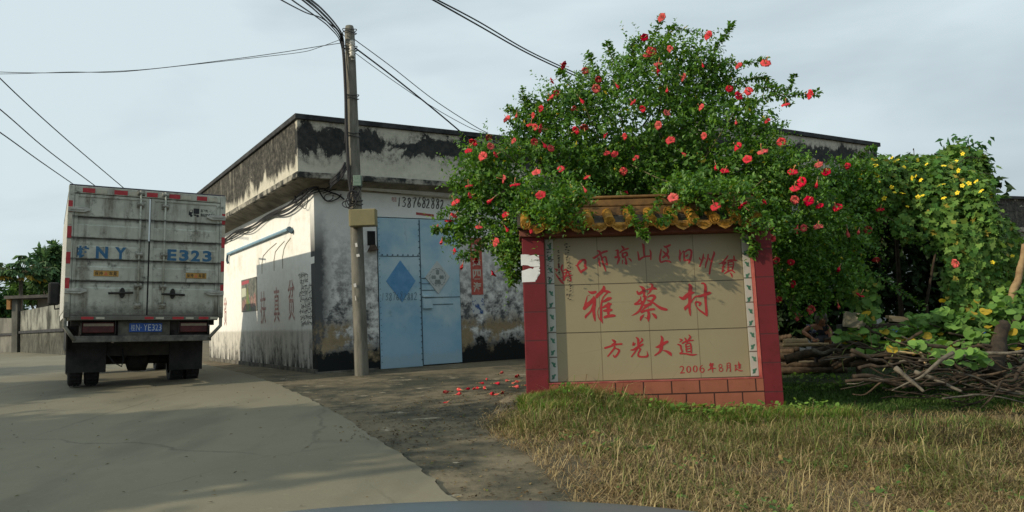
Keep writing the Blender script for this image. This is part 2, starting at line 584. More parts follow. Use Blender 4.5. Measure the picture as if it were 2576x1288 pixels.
M_soil = var('dry_soil', (0.075, 0.06, 0.035), (0.17, 0.135, 0.08), 3.0, 0.95, 0.6)
xs = [-900, -300, -120, -60, -35] + [round(-24 + 0.5 * i, 2) for i in range(97)] + [35, 60, 120, 300, 900]
ys = [-300, -100, -40, -15] + [round(-6 + 0.5 * i, 2) for i in range(65)] + [30, 36, 45, 60, 100, 250, 900]
vs = [(x, y, g(x, y) - 0.012) for y in ys for x in xs]
nxx = len(xs)
me = bpy.data.meshes.new('ground')
me.from_pydata(vs, [], [(j * nxx + i, j * nxx + i + 1, (j + 1) * nxx + i + 1, (j + 1) * nxx + i) for j in range(len(ys) - 1) for i in range(nxx - 1)])
kind(link('ground', me, M_soil, None, True), 'structure')

edge_px = [(1130, 1255), (1060, 1190), (990, 1140), (900, 1080), (830, 1035), (760, 1000), (700, 972), (640, 950), (560, 930), (497, 914)]
edge = [(p.y, p.x) for p in (G(*q) for q in edge_px)]
edge = [(-8, edge[0][1] + 4.5), (2.0, edge[0][1] + 1.3)] + edge + [(30, -14.5), (46, -22)]
EY, EX = np.array([e[0] for e in edge]), np.array([e[1] for e in edge])


def x_edge(y):
    j = 0.012 * math.sin(y * 3.1) + 0.010 * math.sin(y * 11.3 + 1) + 0.009 * math.sin(y * 31 + 2) * math.sin(y * 2.3) + (0.03 if math.sin(y * 5.7) * math.sin(y * 8.9 + 1) > .86 else 0)
    return float(np.interp(y, EY, EX)) + j


stations = [-8, -2, 2] + [round(2.2 + 0.07 * i, 3) for i in range(190)] + [16, 18, 20, 23, 26, 30, 36, 46]
M_road = mat_concrete('road_concrete', (0.165, 0.152, 0.105), (0.225, 0.207, 0.145), (0.195, 0.172, 0.115))
road = sheet('road', stations, lambda y: -28.0, x_edge, 26, 0.03, M_road)
# the broken edge of the slab drops to the forecourt
vs, fs = [], []
for y in stations:
    x = x_edge(y)
    vs += [(x, y, g(x, y) + 0.03), (x + 0.006, y, g(x, y) - 0.02)]
me = bpy.data.meshes.new('kerb_face')
me.from_pydata(vs, [], [(2 * i, 2 * i + 1, 2 * i + 3, 2 * i + 2) for i in range(len(stations) - 1)])
kind(link('road_edge', me, var('broken_slab_edge', (0.03, 0.027, 0.022), (0.12, 0.10, 0.075), 25, 0.95, 0.6)), 'structure')

grass_px = [(1530, 1288), (1480, 1240), (1425, 1195), (1390, 1155), (1300, 1110), (1240, 1072), (1290, 1020), (1345, 985)]
gl = sorted((p.y, p.x) for p in (G(*q) for q in grass_px))
GY, GX = np.array([e[0] for e in gl]), np.array([e[1] for e in gl])


def x_grass(y):
    return float(np.interp(y, GY, GX)) if y < GY[-1] else float(np.interp(y, [GY[-1], GY[-1] + 0.8, 16.5], [GX[-1], 2.6, 4.5]))


M_fore = mat_concrete('old_forecourt', (0.135, 0.112, 0.07), (0.215, 0.178, 0.115), (0.15, 0.12, 0.075), 0.6, moss=(0.042, 0.044, 0.03))
sheet('forecourt', [1.0] + [round(2.2 + 0.2 * i, 2) for i in range(80)], lambda y: x_edge(y) - 0.15, lambda y: max(x_grass(y), x_edge(y) + 0.5) + 0.25, 40, 0.0, M_fore)

# ------------------------------------------------------------------ the old building with the blue door
BF = Fr((-3.68, 14.5, 0.42), 32.3)
M_front = mat_wall('mouldy_whitewash', 0)
M_side = mat_wall('sunlit_whitewash', 1)
M_parF = mat_parapet('mouldy_parapet', 3.68, 4.74)
M_parS = mat_parapet('mouldy_side_parapet', 3.68, 4.74, True)
M_cap = var('black_cap', (0.02, 0.021, 0.023), (0.06, 0.06, 0.06), 5, 0.9, 0.4)
M_soff = var('stained_soffit', (0.10, 0.088, 0.065), (0.30, 0.27, 0.21), 2.5, 0.95, 0.3)
M_led = var('ledge_plaster', (0.03, 0.032, 0.03), (0.36, 0.34, 0.28), 4, 0.95, 0.4, lo=0.42, hi=0.6)

bld = tag(empty('warehouse', BF), 'low whitewashed building with black moulded parapet and blue double door, behind the concrete pole', 'building')
U1, V1 = 8.6, 9.7
MB().box(0, 1.24, 0, 0.24, -0.3, 3.62).box(3.05, U1, 0, 0.24, -0.3, 3.62).box(1.24, 3.05, 0.002, 0.24, 2.99, 3.62).build('front_wall', M_front, bld)
MB().box(-0.003, 0.24, 0.24, V1, -0.3, 3.62).build('side_wall', M_side, bld)
MB().box(0.24, U1, V1 - 0.24, V1, -0.3, 3.6).box(U1 - 0.24, U1, 0.24, V1 - 0.24, -0.3, 3.6).build('rear_wall', M_side, bld)
MB().box(-0.40, U1, -0.40, V1 + 0.38, 3.60, 3.76).build('roof', M_soff, bld)
o = 0.42
mb = MB().box(-o, U1, -o, -o + 0.14, 3.70, 4.66)
mb.build('parapet', M_parF, bld)
p = MB().box(-o - 0.002, -o + 0.14, -o + 0.14, V1 + o, 3.70, 4.66).build('parapet', M_parS, bld)
p['label'] = 'side parapet facing the road, mostly black with mould'
MB().box(-o - 0.05, U1, -o - 0.05, -o + 0.19, 4.66, 4.76).box(-o - 0.05, -o + 0.19, -o + 0.19, V1 + o + 0.05, 4.66, 4.76).build('parapet_cap', M_cap, bld, bevel=0.012)
MB().box(-o - 0.03, U1, -o - 0.03, -o + 0.05, 3.59, 3.70).box(-o - 0.03, -o + 0.05, -o + 0.05, V1 + o, 3.59, 3.70).build('ledge', M_led, bld, bevel=0.015)
# sloping haunch under the overhang
hz = MB()
hz.add([(-0.34, -0.34, 3.598), (U1, -0.34, 3.598), (U1, -0.004, 3.46), (-0.006, -0.004, 3.46), (-0.34, V1, 3.598), (-0.006, V1, 3.46)], [(0, 1, 2, 3), (0, 3, 5, 4)])
hz.build('soffit', M_soff, bld)
MB().box(-0.03, 0.02, 0.0, V1, -0.3, 0.10).box(-0.03, 1.2, -0.05, 0.0, -0.3, 0.05).build('plinth', var('plinth_render', (0.04, 0.04, 0.036), (0.18, 0.17, 0.14), 4, 0.95, 0.5), bld)


def mat_door():
    m, nt, bs = mk('faded_blue_door_paint')
    a = noise(nt, 1.3, 7, 0.6)
    b = noise(nt, 8, 7, 0.7, (1, 1, 0.4))
    Z = xyz(nt)[2]
    base = ramp(nt, a, (0.36, (0.25, 0.43, 0.57)), (0.50, (0.36, 0.53, 0.62)), (0.62, (0.44, 0.59, 0.65)))
    k = mth(nt, 'ADD', Z, mth(nt, 'MULTIPLY', a, 1.0))
    base = mixc(nt, mapr(nt, k, 1.55, 1.3, 0, 0.5), base, (0.20, 0.42, 0.62))
    base = mixc(nt, mapr(nt, mth(nt, 'ADD', Z, mth(nt, 'MULTIPLY', b, 0.4)), 0.5, 0.42, 0, 0.55), base, (0.34, 0.45, 0.50))
    base = mixc(nt, mapr(nt, b, 0.6, 0.75, 0, 0.45), base, (0.05, 0.10, 0.15))
    plug(nt, bs, base, 0.5, 0, 0.3)
    bump(nt, bs, a, 0.15, 0.02)
    return m


DIG = {'1': [[(.5, 1), (.45, .5), (.42, 0)]], '3': [[(.1, .9), (.5, 1), (.75, .8), (.35, .55), (.8, .35), (.55, .02), (.1, .08)]],
       '8': [[(.75, .88), (.45, 1), (.2, .8), (.7, .4), (.65, .06), (.3, .02), (.2, .25), (.6, .6), (.78, .86)]], '7': [[(.1, .95), (.85, .98), (.5, .5), (.38, 0)]],
       '6': [[(.7, 1), (.3, .6), (.18, .25), (.45, 0), (.78, .2), (.55, .42), (.22, .3)]], '2': [[(.12, .8), (.45, 1), (.75, .78), (.45, .35), (.1, .03), (.9, .06)]]}


def scrawl(mb, word, x0, x1, z0, z1, y, w, seed):
    r = random.Random(seed)
    n = len(word)
    for i, ch in enumerate(word):
        a = x0 + (x1 - x0) * (i + .08 * r.uniform(-1, 1)) / n
        cw = (x1 - x0) / n * r.uniform(.78, .95)
        h = (z1 - z0) * r.uniform(.85, 1.1)
        b = z0 + (z1 - z0) * r.uniform(-.06, .06)
        for st in DIG[ch]:
            stroke(mb, [(a + cw * (u + .12 * v), b + h * v, w * r.uniform(.7, 1.2)) for u, v in st], lambda p, q, off: (p, y - off, q), .0004 * (i % 2))


M_scrawl = var('faded_black_brush', (0.02, 0.02, 0.02), (0.22, 0.22, 0.21), 26, 0.9, 0, lo=.42, hi=.66)
M_door = mat_door()
M_dark = var('gap_shade_black', (0.008, 0.008, 0.009), (0.02, 0.02, 0.02), 4, 0.9, 0)  # near-black colour that paints the shade inside openings
M_doordark = var('deep_blue_patch', (0.075, 0.24, 0.46), (0.14, 0.32, 0.54), 5, 0.6, 0.2)
M_rust = var('rivet_grime', (0.03, 0.05, 0.07), (0.10, 0.16, 0.2), 20, 0.8, 0)
# black sheet standing in for the shade behind the leaves
MB().box(1.24, 3.05, 0.14, 0.22, 0.0, 2.99).build('door_shade_sheet', M_dark, bld)
dl = MB().box(1.258, 2.146, -0.03, 0.012, 0.02, 2.97).build('door', M_door, bld, bevel=0.006)
dl['label'] = 'left leaf with a dark blue diamond'
dr = MB().box(2.160, 3.035, -0.028, 0.012, 0.04, 2.97).build('door', M_door, bld, bevel=0.006)
dr['label'] = 'right leaf with a pale diamond tile and lock plate'
# seams and rivets
sm = MB()
for x0, x1, z in ((1.26, 2.14, 2.21), (2.165, 3.03, 1.385), (2.40, 2.86, 1.24), (2.165, 2.48, 1.77), (2.165, 2.44, 1.66), (2.165, 2.47, 1.53)):
    sm.box(x0, x1, -0.036, -0.029, z - 0.006, z + 0.006)
for k in range(8):
    x = 1.33 + 0.11 * k
    sm.tube([(x, -0.045, 2.235), (x, -0.03, 2.235)], 0.014, 6)
for k in range(24):
    z = 0.15 + 0.118 * k
    sm.tube([(2.125, -0.042, z), (2.125, -0.03, z)], 0.011, 6)
    sm.tube([(1.275, -0.042, z), (1.275, -0.03, z)], 0.008, 6)
sm.box(2.138, 2.158, -0.036, -0.03, 0.05, 2.95)
sm.build('seam', M_rust, dl)
dm = MB()
dm.prism([(1.73, 1.30), (2.03, 1.72), (1.71, 2.13), (1.40, 1.72)], -0.038, -0.029)
dm.build('diamond_patch', M_doordark, dl)
wt_ = MB()
scrawl(wt_, '1387682882', 1.29, 2.06, 1.34, 1.49, -0.0395, .011, 3)
wt_.build('phone_number', var('dark_blue_brush', (0.04, 0.08, 0.13), (0.17, 0.27, 0.36), 22, .8, 0), dl)
tl = MB()
tl.prism([(2.53, 1.45), (2.80, 1.80), (2.52, 2.13), (2.24, 1.79)], -0.045, -0.028)
tile = tl.build('diamond_tile', var('pale_tile', (0.42, 0.46, 0.46), (0.54, 0.57, 0.56), 6, 0.4, 0.1), dr, bevel=0.004)
tm = MB()
for k, (dx, dz) in enumerate(((0, 0.10), (-0.09, 0.0), (0.09, 0.0), (-0.03, -0.10), (0.03, -0.10))):
    a = math.atan2(dz, dx)
    tm.add([(2.52 + dx + 0.055 * math.cos(a + t) * (1 if abs(math.cos(t)) > .5 else 0.6), -0.0462, 1.79 + dz + 0.055 * math.sin(a + t) * (1 if abs(math.cos(t)) > .5 else 0.6)) for t in [q * math.pi / 4 for q in range(8)]], [tuple(range(8))])
for k in range(16):
    a = k * math.pi / 8
    tm.tube([(2.52 + 0.17 * math.cos(a), -0.047, 1.79 + 0.17 * math.sin(a)), (2.52 + 0.185 * math.cos(a + 0.25), -0.047, 1.79 + 0.185 * math.sin(a + 0.25))], 0.006, 4)
tm.build('leaf_motif', var('grey_green_motif', (0.16, 0.2, 0.19), (0.26, 0.3, 0.29), 8, 0.6, 0), dr)
hp = MB().box(2.17, 2.38, -0.075, -0.028, 1.16, 1.36).box(2.175, 2.375, -0.09, -0.028, 1.385, 1.43)
hp.build('lock_plate', M_door, dr, bevel=0.008)
# writing, paper and the vent by the door
wr = MB()
scrawl(wr, '1387682882', 1.69, 2.76, 3.21, 3.41, -0.0035, .024, 8)
wr.build('wall_writing', M_scrawl, bld)
wr = MB()
put_text(wr, '电话', 1.58, 1.68, 3.30, 3.40, lambda x, z: (x, -0.0025, z), 0.0)
wr.add([(2.10, -0.003, 3.06), (2.50, -0.003, 3.03), (2.50, -0.003, 3.08), (2.10, -0.003, 3.11)], [(0, 1, 2, 3)])
wr.build('red_writing', var('faded_red_paint', (0.33, 0.05, 0.05), (0.45, 0.12, 0.11), 12, 0.7, 0), bld)
vt = MB()
vt.box(1.045, 1.205, -0.012, 0.004, 2.42, 2.70)
vent = vt.build('opening_shade', M_dark, bld)  # flat dark patch painted for the opening's shaded depth
MB().prism([(1.035, 2.30), (1.23, 2.32), (1.17, 2.42), (1.10, 2.42)], -0.11, 0.0).build('opening_shelf', var('rusty_shelf', (0.05, 0.035, 0.028), (0.12, 0.085, 0.065), 9, 0.9, 0.3), bld)
cp = MB().box(3.32, 3.60, -0.006, 0.0, 1.42, 2.62).build('couplet_strip', var('faded_red_paper', (0.36, 0.07, 0.055), (0.50, 0.13, 0.10), 7, 0.8, 0.1), bld)
ct = MB()
for k, ch in enumerate('隆通四海'):
    put_text(ct, ch, 3.36, 3.56, 2.27 - 0.265 * k, 2.48 - 0.265 * k, lambda x, z: (x, -0.0085, z), 0.03)
ct.build('couplet_writing', var('pale_paper_ink', (0.40, 0.36, 0.30), (0.55, 0.50, 0.42), 10, 0.7, 0), cp)
MB().box(3.33, 3.61, -0.005, 0.0, 1.02, 1.41).build('torn_paper', var('torn_blue_white_paper', (0.05, 0.10, 0.25), (0.52, 0.54, 0.54), 9, 0.8, 0.1, lo=0.44, hi=0.5), bld)
MB().tube([(0.72, -0.10, 3.55), (3.0, -0.10, 3.475), (4.6, -0.10, 3.43)], 0.058, 12).build('drain_pipe', M_pipe, bld, True)
# the side wall: pale-blue conduit, faded slogan, scribbles, poster
side = lambda y, z, off=0.006: (-0.003 - off, y, z)
MB().tube([(-0.05, 7.0, 2.86), (-0.05, 1.42, 2.88)], 0.038, 8).build('conduit', var('pale_blue_conduit', (0.18, 0.34, 0.46), (0.30, 0.45, 0.55), 5, 0.5, 0), bld)
MB().tube([(-0.05, 7.0, 2.86), (-0.05, 7.1, 2.70), (-0.04, 7.05, 2.62)], 0.03, 6).tube([(-0.05, 1.42, 2.88), (-0.09, 1.36, 2.87), (-0.02, 1.30, 2.80)], 0.05, 7).build('conduit_bracket', M_rust, bld)
sl_ = MB()
for ch, y, w, z0, z1 in (('贫', 7.55, 0.34, 0.98, 1.75), ('扶', 3.70, 0.46, 0.98, 1.72), ('真', 2.60, 0.44, 1.0, 1.76), ('贫', 1.52, 0.46, 1.02, 1.86)):
    put_text(sl_, ch, -(y + w / 2), -(y - w / 2), z0, z1, lambda x, z: side(-x, z), 0.006)
sl_.build('faded_slogan', var('faded_maroon_paint', (0.34, 0.13, 0.12), (0.70, 0.55, 0.51), 9, 0.85, 0, lo=0.4, hi=0.62), bld)
scb = MB()
r2 = random.Random(4)
for row in range(9):
    z = 1.92 - 0.115 * row
    y = 0.98 - 0.05 * (row % 3)
    while y > 0.16 + (0.3 if row < 2 else 0):
        for q in range(3):
            yy, zz = y - r2.random() * 0.05, z - r2.random() * 0.08
            a = r2.choice((0.1, 1.4, 1.6, 2.4, -0.2))
            l = 0.02 + 0.035 * r2.random()
            c, s = math.cos(a) * l, math.sin(a) * l
            nx_, nz_ = -math.sin(a) * 0.006, math.cos(a) * 0.006
            scb.add([side(yy - c + nx_, zz - s + nz_, .004 + .0002 * q), side(yy + c + nx_, zz + s + nz_, .004 + .0002 * q), side(yy + c - nx_, zz + s - nz_, .004 + .0002 * q), side(yy - c - nx_, zz - s - nz_, .004 + .0002 * q)], [(0, 1, 2, 3)])
        y -= 0.085
for y in (0.3, 0.6, 0.75):
    pass
scb.build('scribbled_notes', M_scrawl, bld)
# thin grey-brown arcs drawn on the wall
arc = MB()
for y0, y1, zt in ((3.75, 2.55, 2.62), (2.75, 1.95, 2.60), (2.1, 1.5, 2.62)):
    arc.tube([side(y0, 2.12, 0.0), side(y0, 2.35, 0.0), side(y0 - 0.12, 2.52, 0.0), side((y0 + y1) / 2, zt, 0.0), side(y1, zt + 0.08, 0.0)], 0.014, 4)
arc.build('arc_line', var('grey_brown_arc', (0.30, 0.28, 0.24), (0.46, 0.43, 0.37), 5, 0.9, 0), bld)
MB().add([(-0.0045, 8.2, 2.07), (-0.0045, 0.02, 2.07), (-0.0045, 0.02, 2.20), (-0.0045, 8.2, 2.12)], [(0, 1, 2, 3)]).build('paint_band', var('fresh_white_paint', (0.80, 0.80, 0.76), (0.88, 0.88, 0.84), 3, 0.9, 0.1), bld)
po = MB().box(-0.012, -0.004, 4.22, 5.72, 1.30, 2.09)
pst = tag(po.build('poster', var('poster_print', (0.05, 0.055, 0.045), (0.20, 0.20, 0.16), 5, 0.5, 0), None), 'printed campaign poster with people on a dark field, stuck on the sunlit side wall', 'poster')
pst.matrix_world = BF.M
pp = lambda y, z: (-0.0135, y, z)
q = MB().add([pp(5.68, 1.96), pp(4.95, 1.98), pp(4.95, 2.06), pp(5.68, 2.05)], [(0, 1, 2, 3)])
q.build('title_band', M_red, pst)
q = MB()
for k, (y, z0, z1, w) in enumerate(((5.55, 1.33, 1.62, 0.1), (5.35, 1.33, 1.66, 0.1), (4.95, 1.42, 1.72, 0.12), (4.70, 1.40, 1.68, 0.11), (4.42, 1.42, 1.74, 0.13))):
    q.add([pp(y + w, z0), pp(y - w, z0), pp(y - w * .8, z1 - .08), pp(y, z1), pp(y + w * .8, z1 - .08)], [(0, 1, 2, 3, 4)])
q.build('printed_figure', var('print_pink', (0.16, 0.05, 0.05), (0.40, 0.28, 0.22), 14, 0.5, 0), pst)
q = MB().add([pp(5.25, 1.31), pp(4.75, 1.31), pp(4.95, 1.62), pp(5.1, 1.95), pp(5.2, 1.65)], [(0, 1, 2, 3, 4)])
q.v = [(-0.015, b, c) for a, b, c in q.v]
q.build('printed_robe', var('print_green', (0.22, 0.18, 0.03), (0.06, 0.20, 0.09), 4, 0.5, 0), pst)
q = MB().add([pp(5.68, 1.66), pp(5.25, 1.68), pp(5.25, 1.88), pp(5.68, 1.88)], [(0, 1, 2, 3)])
q.build('pale_panel', var('print_cream', (0.42, 0.45, 0.33), (0.55, 0.56, 0.43), 9, 0.5, 0), pst)

# second building behind the bushes, and the outbuilding at the far right
b2 = tag(empty('back_building', BF), 'taller run of flat roofed building with a black stained parapet, rising behind the flowering bush', 'building')
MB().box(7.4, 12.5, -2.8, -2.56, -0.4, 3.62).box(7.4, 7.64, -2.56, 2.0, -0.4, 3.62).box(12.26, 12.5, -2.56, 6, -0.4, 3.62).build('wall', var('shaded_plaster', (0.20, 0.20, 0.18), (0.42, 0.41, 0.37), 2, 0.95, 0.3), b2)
MB().box(7.0, 12.9, -3.2, 6, 3.60, 3.72).build('roof', M_soff, b2)
MB().box(7.0, 12.9, -3.22, -3.06, 3.72, 4.70).box(7.0, 7.14, -3.06, 6, 3.72, 4.7).box(12.76, 12.902, -3.06, 6, 3.72, 4.70).build('parapet', mat_parapet('far_parapet', 3.72, 4.7), b2)
MB().box(6.95, 12.98, -3.28, -3.02, 4.70, 4.80).box(12.70, 12.98, -3.02, 6, 4.7, 4.8).build('parapet_cap', M_cap, b2, bevel=0.012)
b3 = tag(empty('outbuilding', Fr((12.4, 21.5, 0.3), 22)), 'low outbuilding with black streaked parapet showing at the right edge past the vine', 'building')
MB().box(0, 9, 0, 6, -0.4, 2.9).build('wall', var('bluish_plaster', (0.30, 0.33, 0.33), (0.46, 0.48, 0.46), 2, 0.95, 0.3), b3)
MB().box(-0.35, 9, -0.35, 6, 2.9, 3.02).build('ledge', M_led, b3)
MB().box(-0.32, 9, -0.32, 6, 3.02, 3.82).build('parapet', mat_parapet('outbuilding_parapet', 2.6, 4.2, True), b3)
MB().box(-0.4, 9, -0.4, 6, 3.82, 3.9).build('parapet_cap', M_cap, b3)

# ------------------------------------------------------------------ the box truck
TF = Fr((-5.93, 12.5, 0.44), 30.9, 0, 1.9)
trk = tag(empty('box_truck', TF), 'dirty white box truck seen from behind with blue lettering on its rear doors', 'truck')
Z0, Z1 = 1.14, 3.17
M_boxside = var('box_side', (0.42, 0.42, 0.38), (0.60, 0.60, 0.55), 3, 0.5, 0.1)
mb = MB().box(-1.14, -1.10, 0.0, 5.0, Z0, Z1).box(1.10, 1.14, 0.0, 5.0, Z0, Z1).box(-1.10, 1.10, 4.96, 5.0, Z0, Z1).box(-1.10, 1.10, 0.0, 4.96, Z0, Z0 + 0.06)
for k in range(20):
    y = 0.3 + 0.24 * k
    mb.box(-1.155, -1.141, y, y + 0.09, Z0 + 0.1, Z1 - 0.1).box(1.141, 1.155, y, y + 0.09, Z0 + 0.1, Z1 - 0.1)
cargo = mb.build('cargo_box', M_boxside, trk, bevel=0.005)
MB().box(-1.15, 1.15, -0.03, 5.0, Z1, Z1 + 0.025).build('box_roof', var('roof_sheet', (0.03, 0.03, 0.045), (0.07, 0.07, 0.09), 4, 0.6, 0), trk, bevel=0.004)
MB().box(-1.16, -1.075, -0.06, -0.002, Z0 - 0.02, Z1).box(1.075, 1.16, -0.06, -0.002, Z0 - 0.02, Z1).box(-1.075, 1.075, -0.058, -0.002, Z1 - 0.115, Z1 - 0.002).box(-1.075, 1.075, -0.058, -0.002, Z0 - 0.06, Z0 + 0.012).build('door_frame', M_truck, trk, bevel=0.008)
rt, wt2 = MB(), MB()
for k, (a, b) in enumerate(((-0.97, -0.80), (-0.53, -0.34), (-0.06, 0.10), (0.27, 0.44), (0.70, 0.86))):
    rt.box(a, b, -0.0625, -0.0585, Z1 - 0.10, Z1 - 0.03)
    wt2.box(b + 0.02, b + 0.17, -0.0625, -0.0585, Z1 - 0.098, Z1 - 0.035)
for s in (-1, 1):
    for k in range(4):
        z = Z1 - 0.32 - 0.40 * k - (0.06 if s > 0 else 0)
        x0, x1 = (-1.158, -1.098) if s < 0 else (1.105, 1.158)
        rt.box(x0, x1, -0.0645, -0.0605, z - 0.10, z + 0.08)
        wt2.box(x0, x1, -0.0645, -0.0605, z - 0.29, z - 0.12)
for a, b in ((-0.92, -0.75), (-0.03, 0.1), (0.38, 0.55), (0.78, 0.93)):
    rt.box(a, b, -0.0625, -0.0585, Z0 - 0.045, Z0 - 0.005)
    wt2.box(b + 0.03, b + 0.15, -0.0625, -0.0585, Z0 - 0.042, Z0 - 0.01)
rt.build('red_reflective_tape', M_red, trk)
wt2.build('white_reflective_tape', M_cream, trk)


def door_leaf(x0, x1):
    prof = [(Z0 + 0.03, 0.0)]
    for zb, zt in ((1.60, 1.69), (1.93, 2.03), (2.25, 2.36), (2.58, 2.69)):
        prof += [(zb - 0.025, 0.0), (zb, 0.024), (zt, 0.024), (zt + 0.006, 0.0)]
    prof.append((Z1 - 0.14, 0.0))
    mb = MB()
    a, b = x0 + 0.05, x1 - 0.05
    n = len(prof)
    mb.add([(x, -0.032 + d, z) for x in (a, b) for z, d in prof], [(i, i + 1, n + i + 1, n + i) for i in range(n - 1)])
    mb.box(x0, a, -0.046, 0.0, Z0 + 0.02, Z1 - 0.125).box(b, x1, -0.046, 0.0, Z0 + 0.02, Z1 - 0.125)
    mb.box(a, b, -0.046, 0.0, Z0 + 0.02, Z0 + 0.055).box(a, b, -0.046, 0.0, Z1 - 0.165, Z1 - 0.125)
    return mb.build('door', M_truck, trk)


LD = door_leaf(-1.07, -0.012)
RD = door_leaf(0.012, 1.07)
MB().box(-0.02, 0.02, -0.028, 0.0, Z0 + 0.02, Z1 - 0.7).build('door_seal', M_black, trk)
MB().box(-0.018, 0.004, -0.049, -0.03, 2.35, Z1 - 0.13).build('gap_light_strip', var('bright_strip', (0.62, 0.66, 0.68), (0.72, 0.76, 0.78), 3, 0.4, 0), RD)  # bright light in the door gap, painted as a pale strip
for leaf, xr, s in ((LD, -0.145, -1), (RD, 0.22, 1)):
    MB().tube([(xr, -0.075, 3.16), (xr, -0.075, 1.28)], 0.016, 8).build('lock_rod', M_truck, leaf, True)
    br = MB()
    for z in (3.12, 2.93, 2.13, 1.62, 1.32):
        br.box(xr - 0.055, xr + 0.055, -0.068, -0.03, z - 0.045, z + 0.045)
        br.tube([(xr - 0.05, -0.07, z), (xr + 0.05, -0.07, z)], 0.03, 7)
    br.build('rod_bracket', var('caked_bracket', (0.10, 0.09, 0.07), (0.34, 0.34, 0.30), 9, 0.7, 0.3), leaf, bevel=0.006)
    xa, xb = (-0.565, -0.21) if s < 0 else (0.20, 0.55)
    xo = -0.365 if s < 0 else 0.37
    h = MB().tube([(xa, -0.085, 1.50), (xb, -0.085, 1.515 if s < 0 else 1.49)], 0.018, 8)
    h.build('handle', M_chassis, leaf, True)
    MB().prism([(xo + 0.04 * math.cos(t * math.pi / 6), 1.51 + 0.085 * math.sin(t * math.pi / 6)) for t in range(12)], -0.075, -0.03).build('handle_plate', M_chassis, leaf, bevel=0.006)
    for z in (2.80, 1.535):
        hx = -1.16 if s < 0 else 1.16
        MB().prism([(hx, z - 0.045), (hx - s * 0.22, z - 0.045), (hx - s * 0.30, z - 0.012), (hx - s * 0.30, z + 0.012), (hx - s * 0.22, z + 0.04), (hx, z + 0.03)][::-1], -0.085, -0.045).prism([(hx - s * 0.04, z - 0.015), (hx - s * 0.22, z - 0.012), (hx - s * 0.22, z + 0.012), (hx - s * 0.04, z + 0.015)], -0.094, -0.086).build('hinge', var('hinge_steel', (0.24, 0.24, 0.21), (0.44, 0.44, 0.40), 7, 0.6, 0.2), leaf, bevel=0.006)
tp = lambda x, z: (x, -0.0335, z)
mb = MB()
for ch, a, b in (('桂', -1.01, -0.84), ('N', -0.755, -0.585), ('Y', -0.49, -0.325)):
    put_text(mb, ch, a, b, 2.045, 2.235, tp, 0.045 if ch != '桂' else 0.05)
mb.build('blue_lettering', M_blue, LD)
MB().add([tp(-1.045, 2.06), tp(-1.005, 2.05), tp(-0.995, 2.13), tp(-1.0, 2.215), tp(-1.04, 2.21)], [(0, 1, 2, 3, 4)]).build('grime_patch', var('blue_black_smear', (0.03, 0.04, 0.06), (0.10, 0.12, 0.13), 20, 0.8, 0), LD).location = (0, 0.0008, 0)
mb = MB()
for ch, a, b in (('E', 0.275, 0.415), ('3', 0.455, 0.60), ('2', 0.635, 0.775), ('3', 0.815, 0.96)):
    put_text(mb, ch, a, b, 2.05, 2.235, tp, 0.04)
mb.build('blue_lettering', M_blue, RD)
M_stk = var('orange_sticker', (0.36, 0.20, 0.045), (0.46, 0.27, 0.075), 6, 0.6, 0)
for leaf, a, b in ((LD, -0.775, -0.425), (RD, 0.565, 0.885)):
    st = MB().box(a, b, -0.0345, -0.0325, 1.765, 1.86).build('warning_sticker', M_stk, leaf)
    mb = MB()
    f = lambda x, z: (x, -0.0362, z)
    w = (b - a)
    for ch, u in (('保', 0.05), ('持', 0.22), ('车', 0.62), ('距', 0.79)):
        put_text(mb, ch, a + w * u, a + w * (u + 0.15), 1.782, 1.845, f, 0.012)
    for p0, p1 in (((a + .004, 1.768), (b - .004, 1.768)), ((a + .004, 1.857), (b - .004, 1.857))):
        mb.add([f(p0[0], p0[1] - .002), f(p1[0], p1[1] - .002), f(p1[0], p1[1] + .002), f(p0[0], p0[1] + .002)], [(0, 1, 2, 3)])
    mb.build('sticker_lettering', M_ink, leaf)
    mb = MB().add([f(a + w * .40, 1.785), f(a + w * .58, 1.785), f(a + w * .49, 1.845)], [(0, 1, 2)])
    mb.build('sticker_triangle', var('sticker_red', (0.45, 0.12, 0.05), (0.5, 0.18, 0.08), 5, 0.6, 0), leaf)
mb = MB()
f = lambda x, z: (x, -0.0338, z)
mb.add([f(.655, 2.845), f(.745, 2.845), f(.745, 2.935), f(.655, 2.935)], [(0, 1, 2, 3)])
mb.add([f(.58, 2.815), f(.60, 2.815), f(.645, 2.855), f(.645, 2.91), f(.605, 2.91), f(.585, 2.875)], [(0, 1, 2, 3, 4, 5)])
mb.add([f(.655, 2.815), f(.70, 2.815), f(.70, 2.835), f(.655, 2.835)], [(0, 1, 2, 3)])
for cx in (.622, .722):
    mb.add([(cx + .022 * math.cos(k * math.pi / 6), -0.0342, 2.812 + .022 * math.sin(k * math.pi / 6)) for k in range(12)], [tuple(range(12))])
put_text(mb, '忘了他,', .765, .885, 2.875, 2.93, f, 0.03)
put_text(mb, '我拉砖子养你', .765, 1.0, 2.805, 2.86, f, 0.03)
mb.build('pictogram', M_ink, RD)
mb = MB().add([(.598, -0.0345, 2.872), (.635, -0.0345, 2.872), (.635, -0.0345, 2.903), (.607, -0.0345, 2.903)], [(0, 1, 2, 3)])
mb.build('pictogram_window', M_cream, RD)
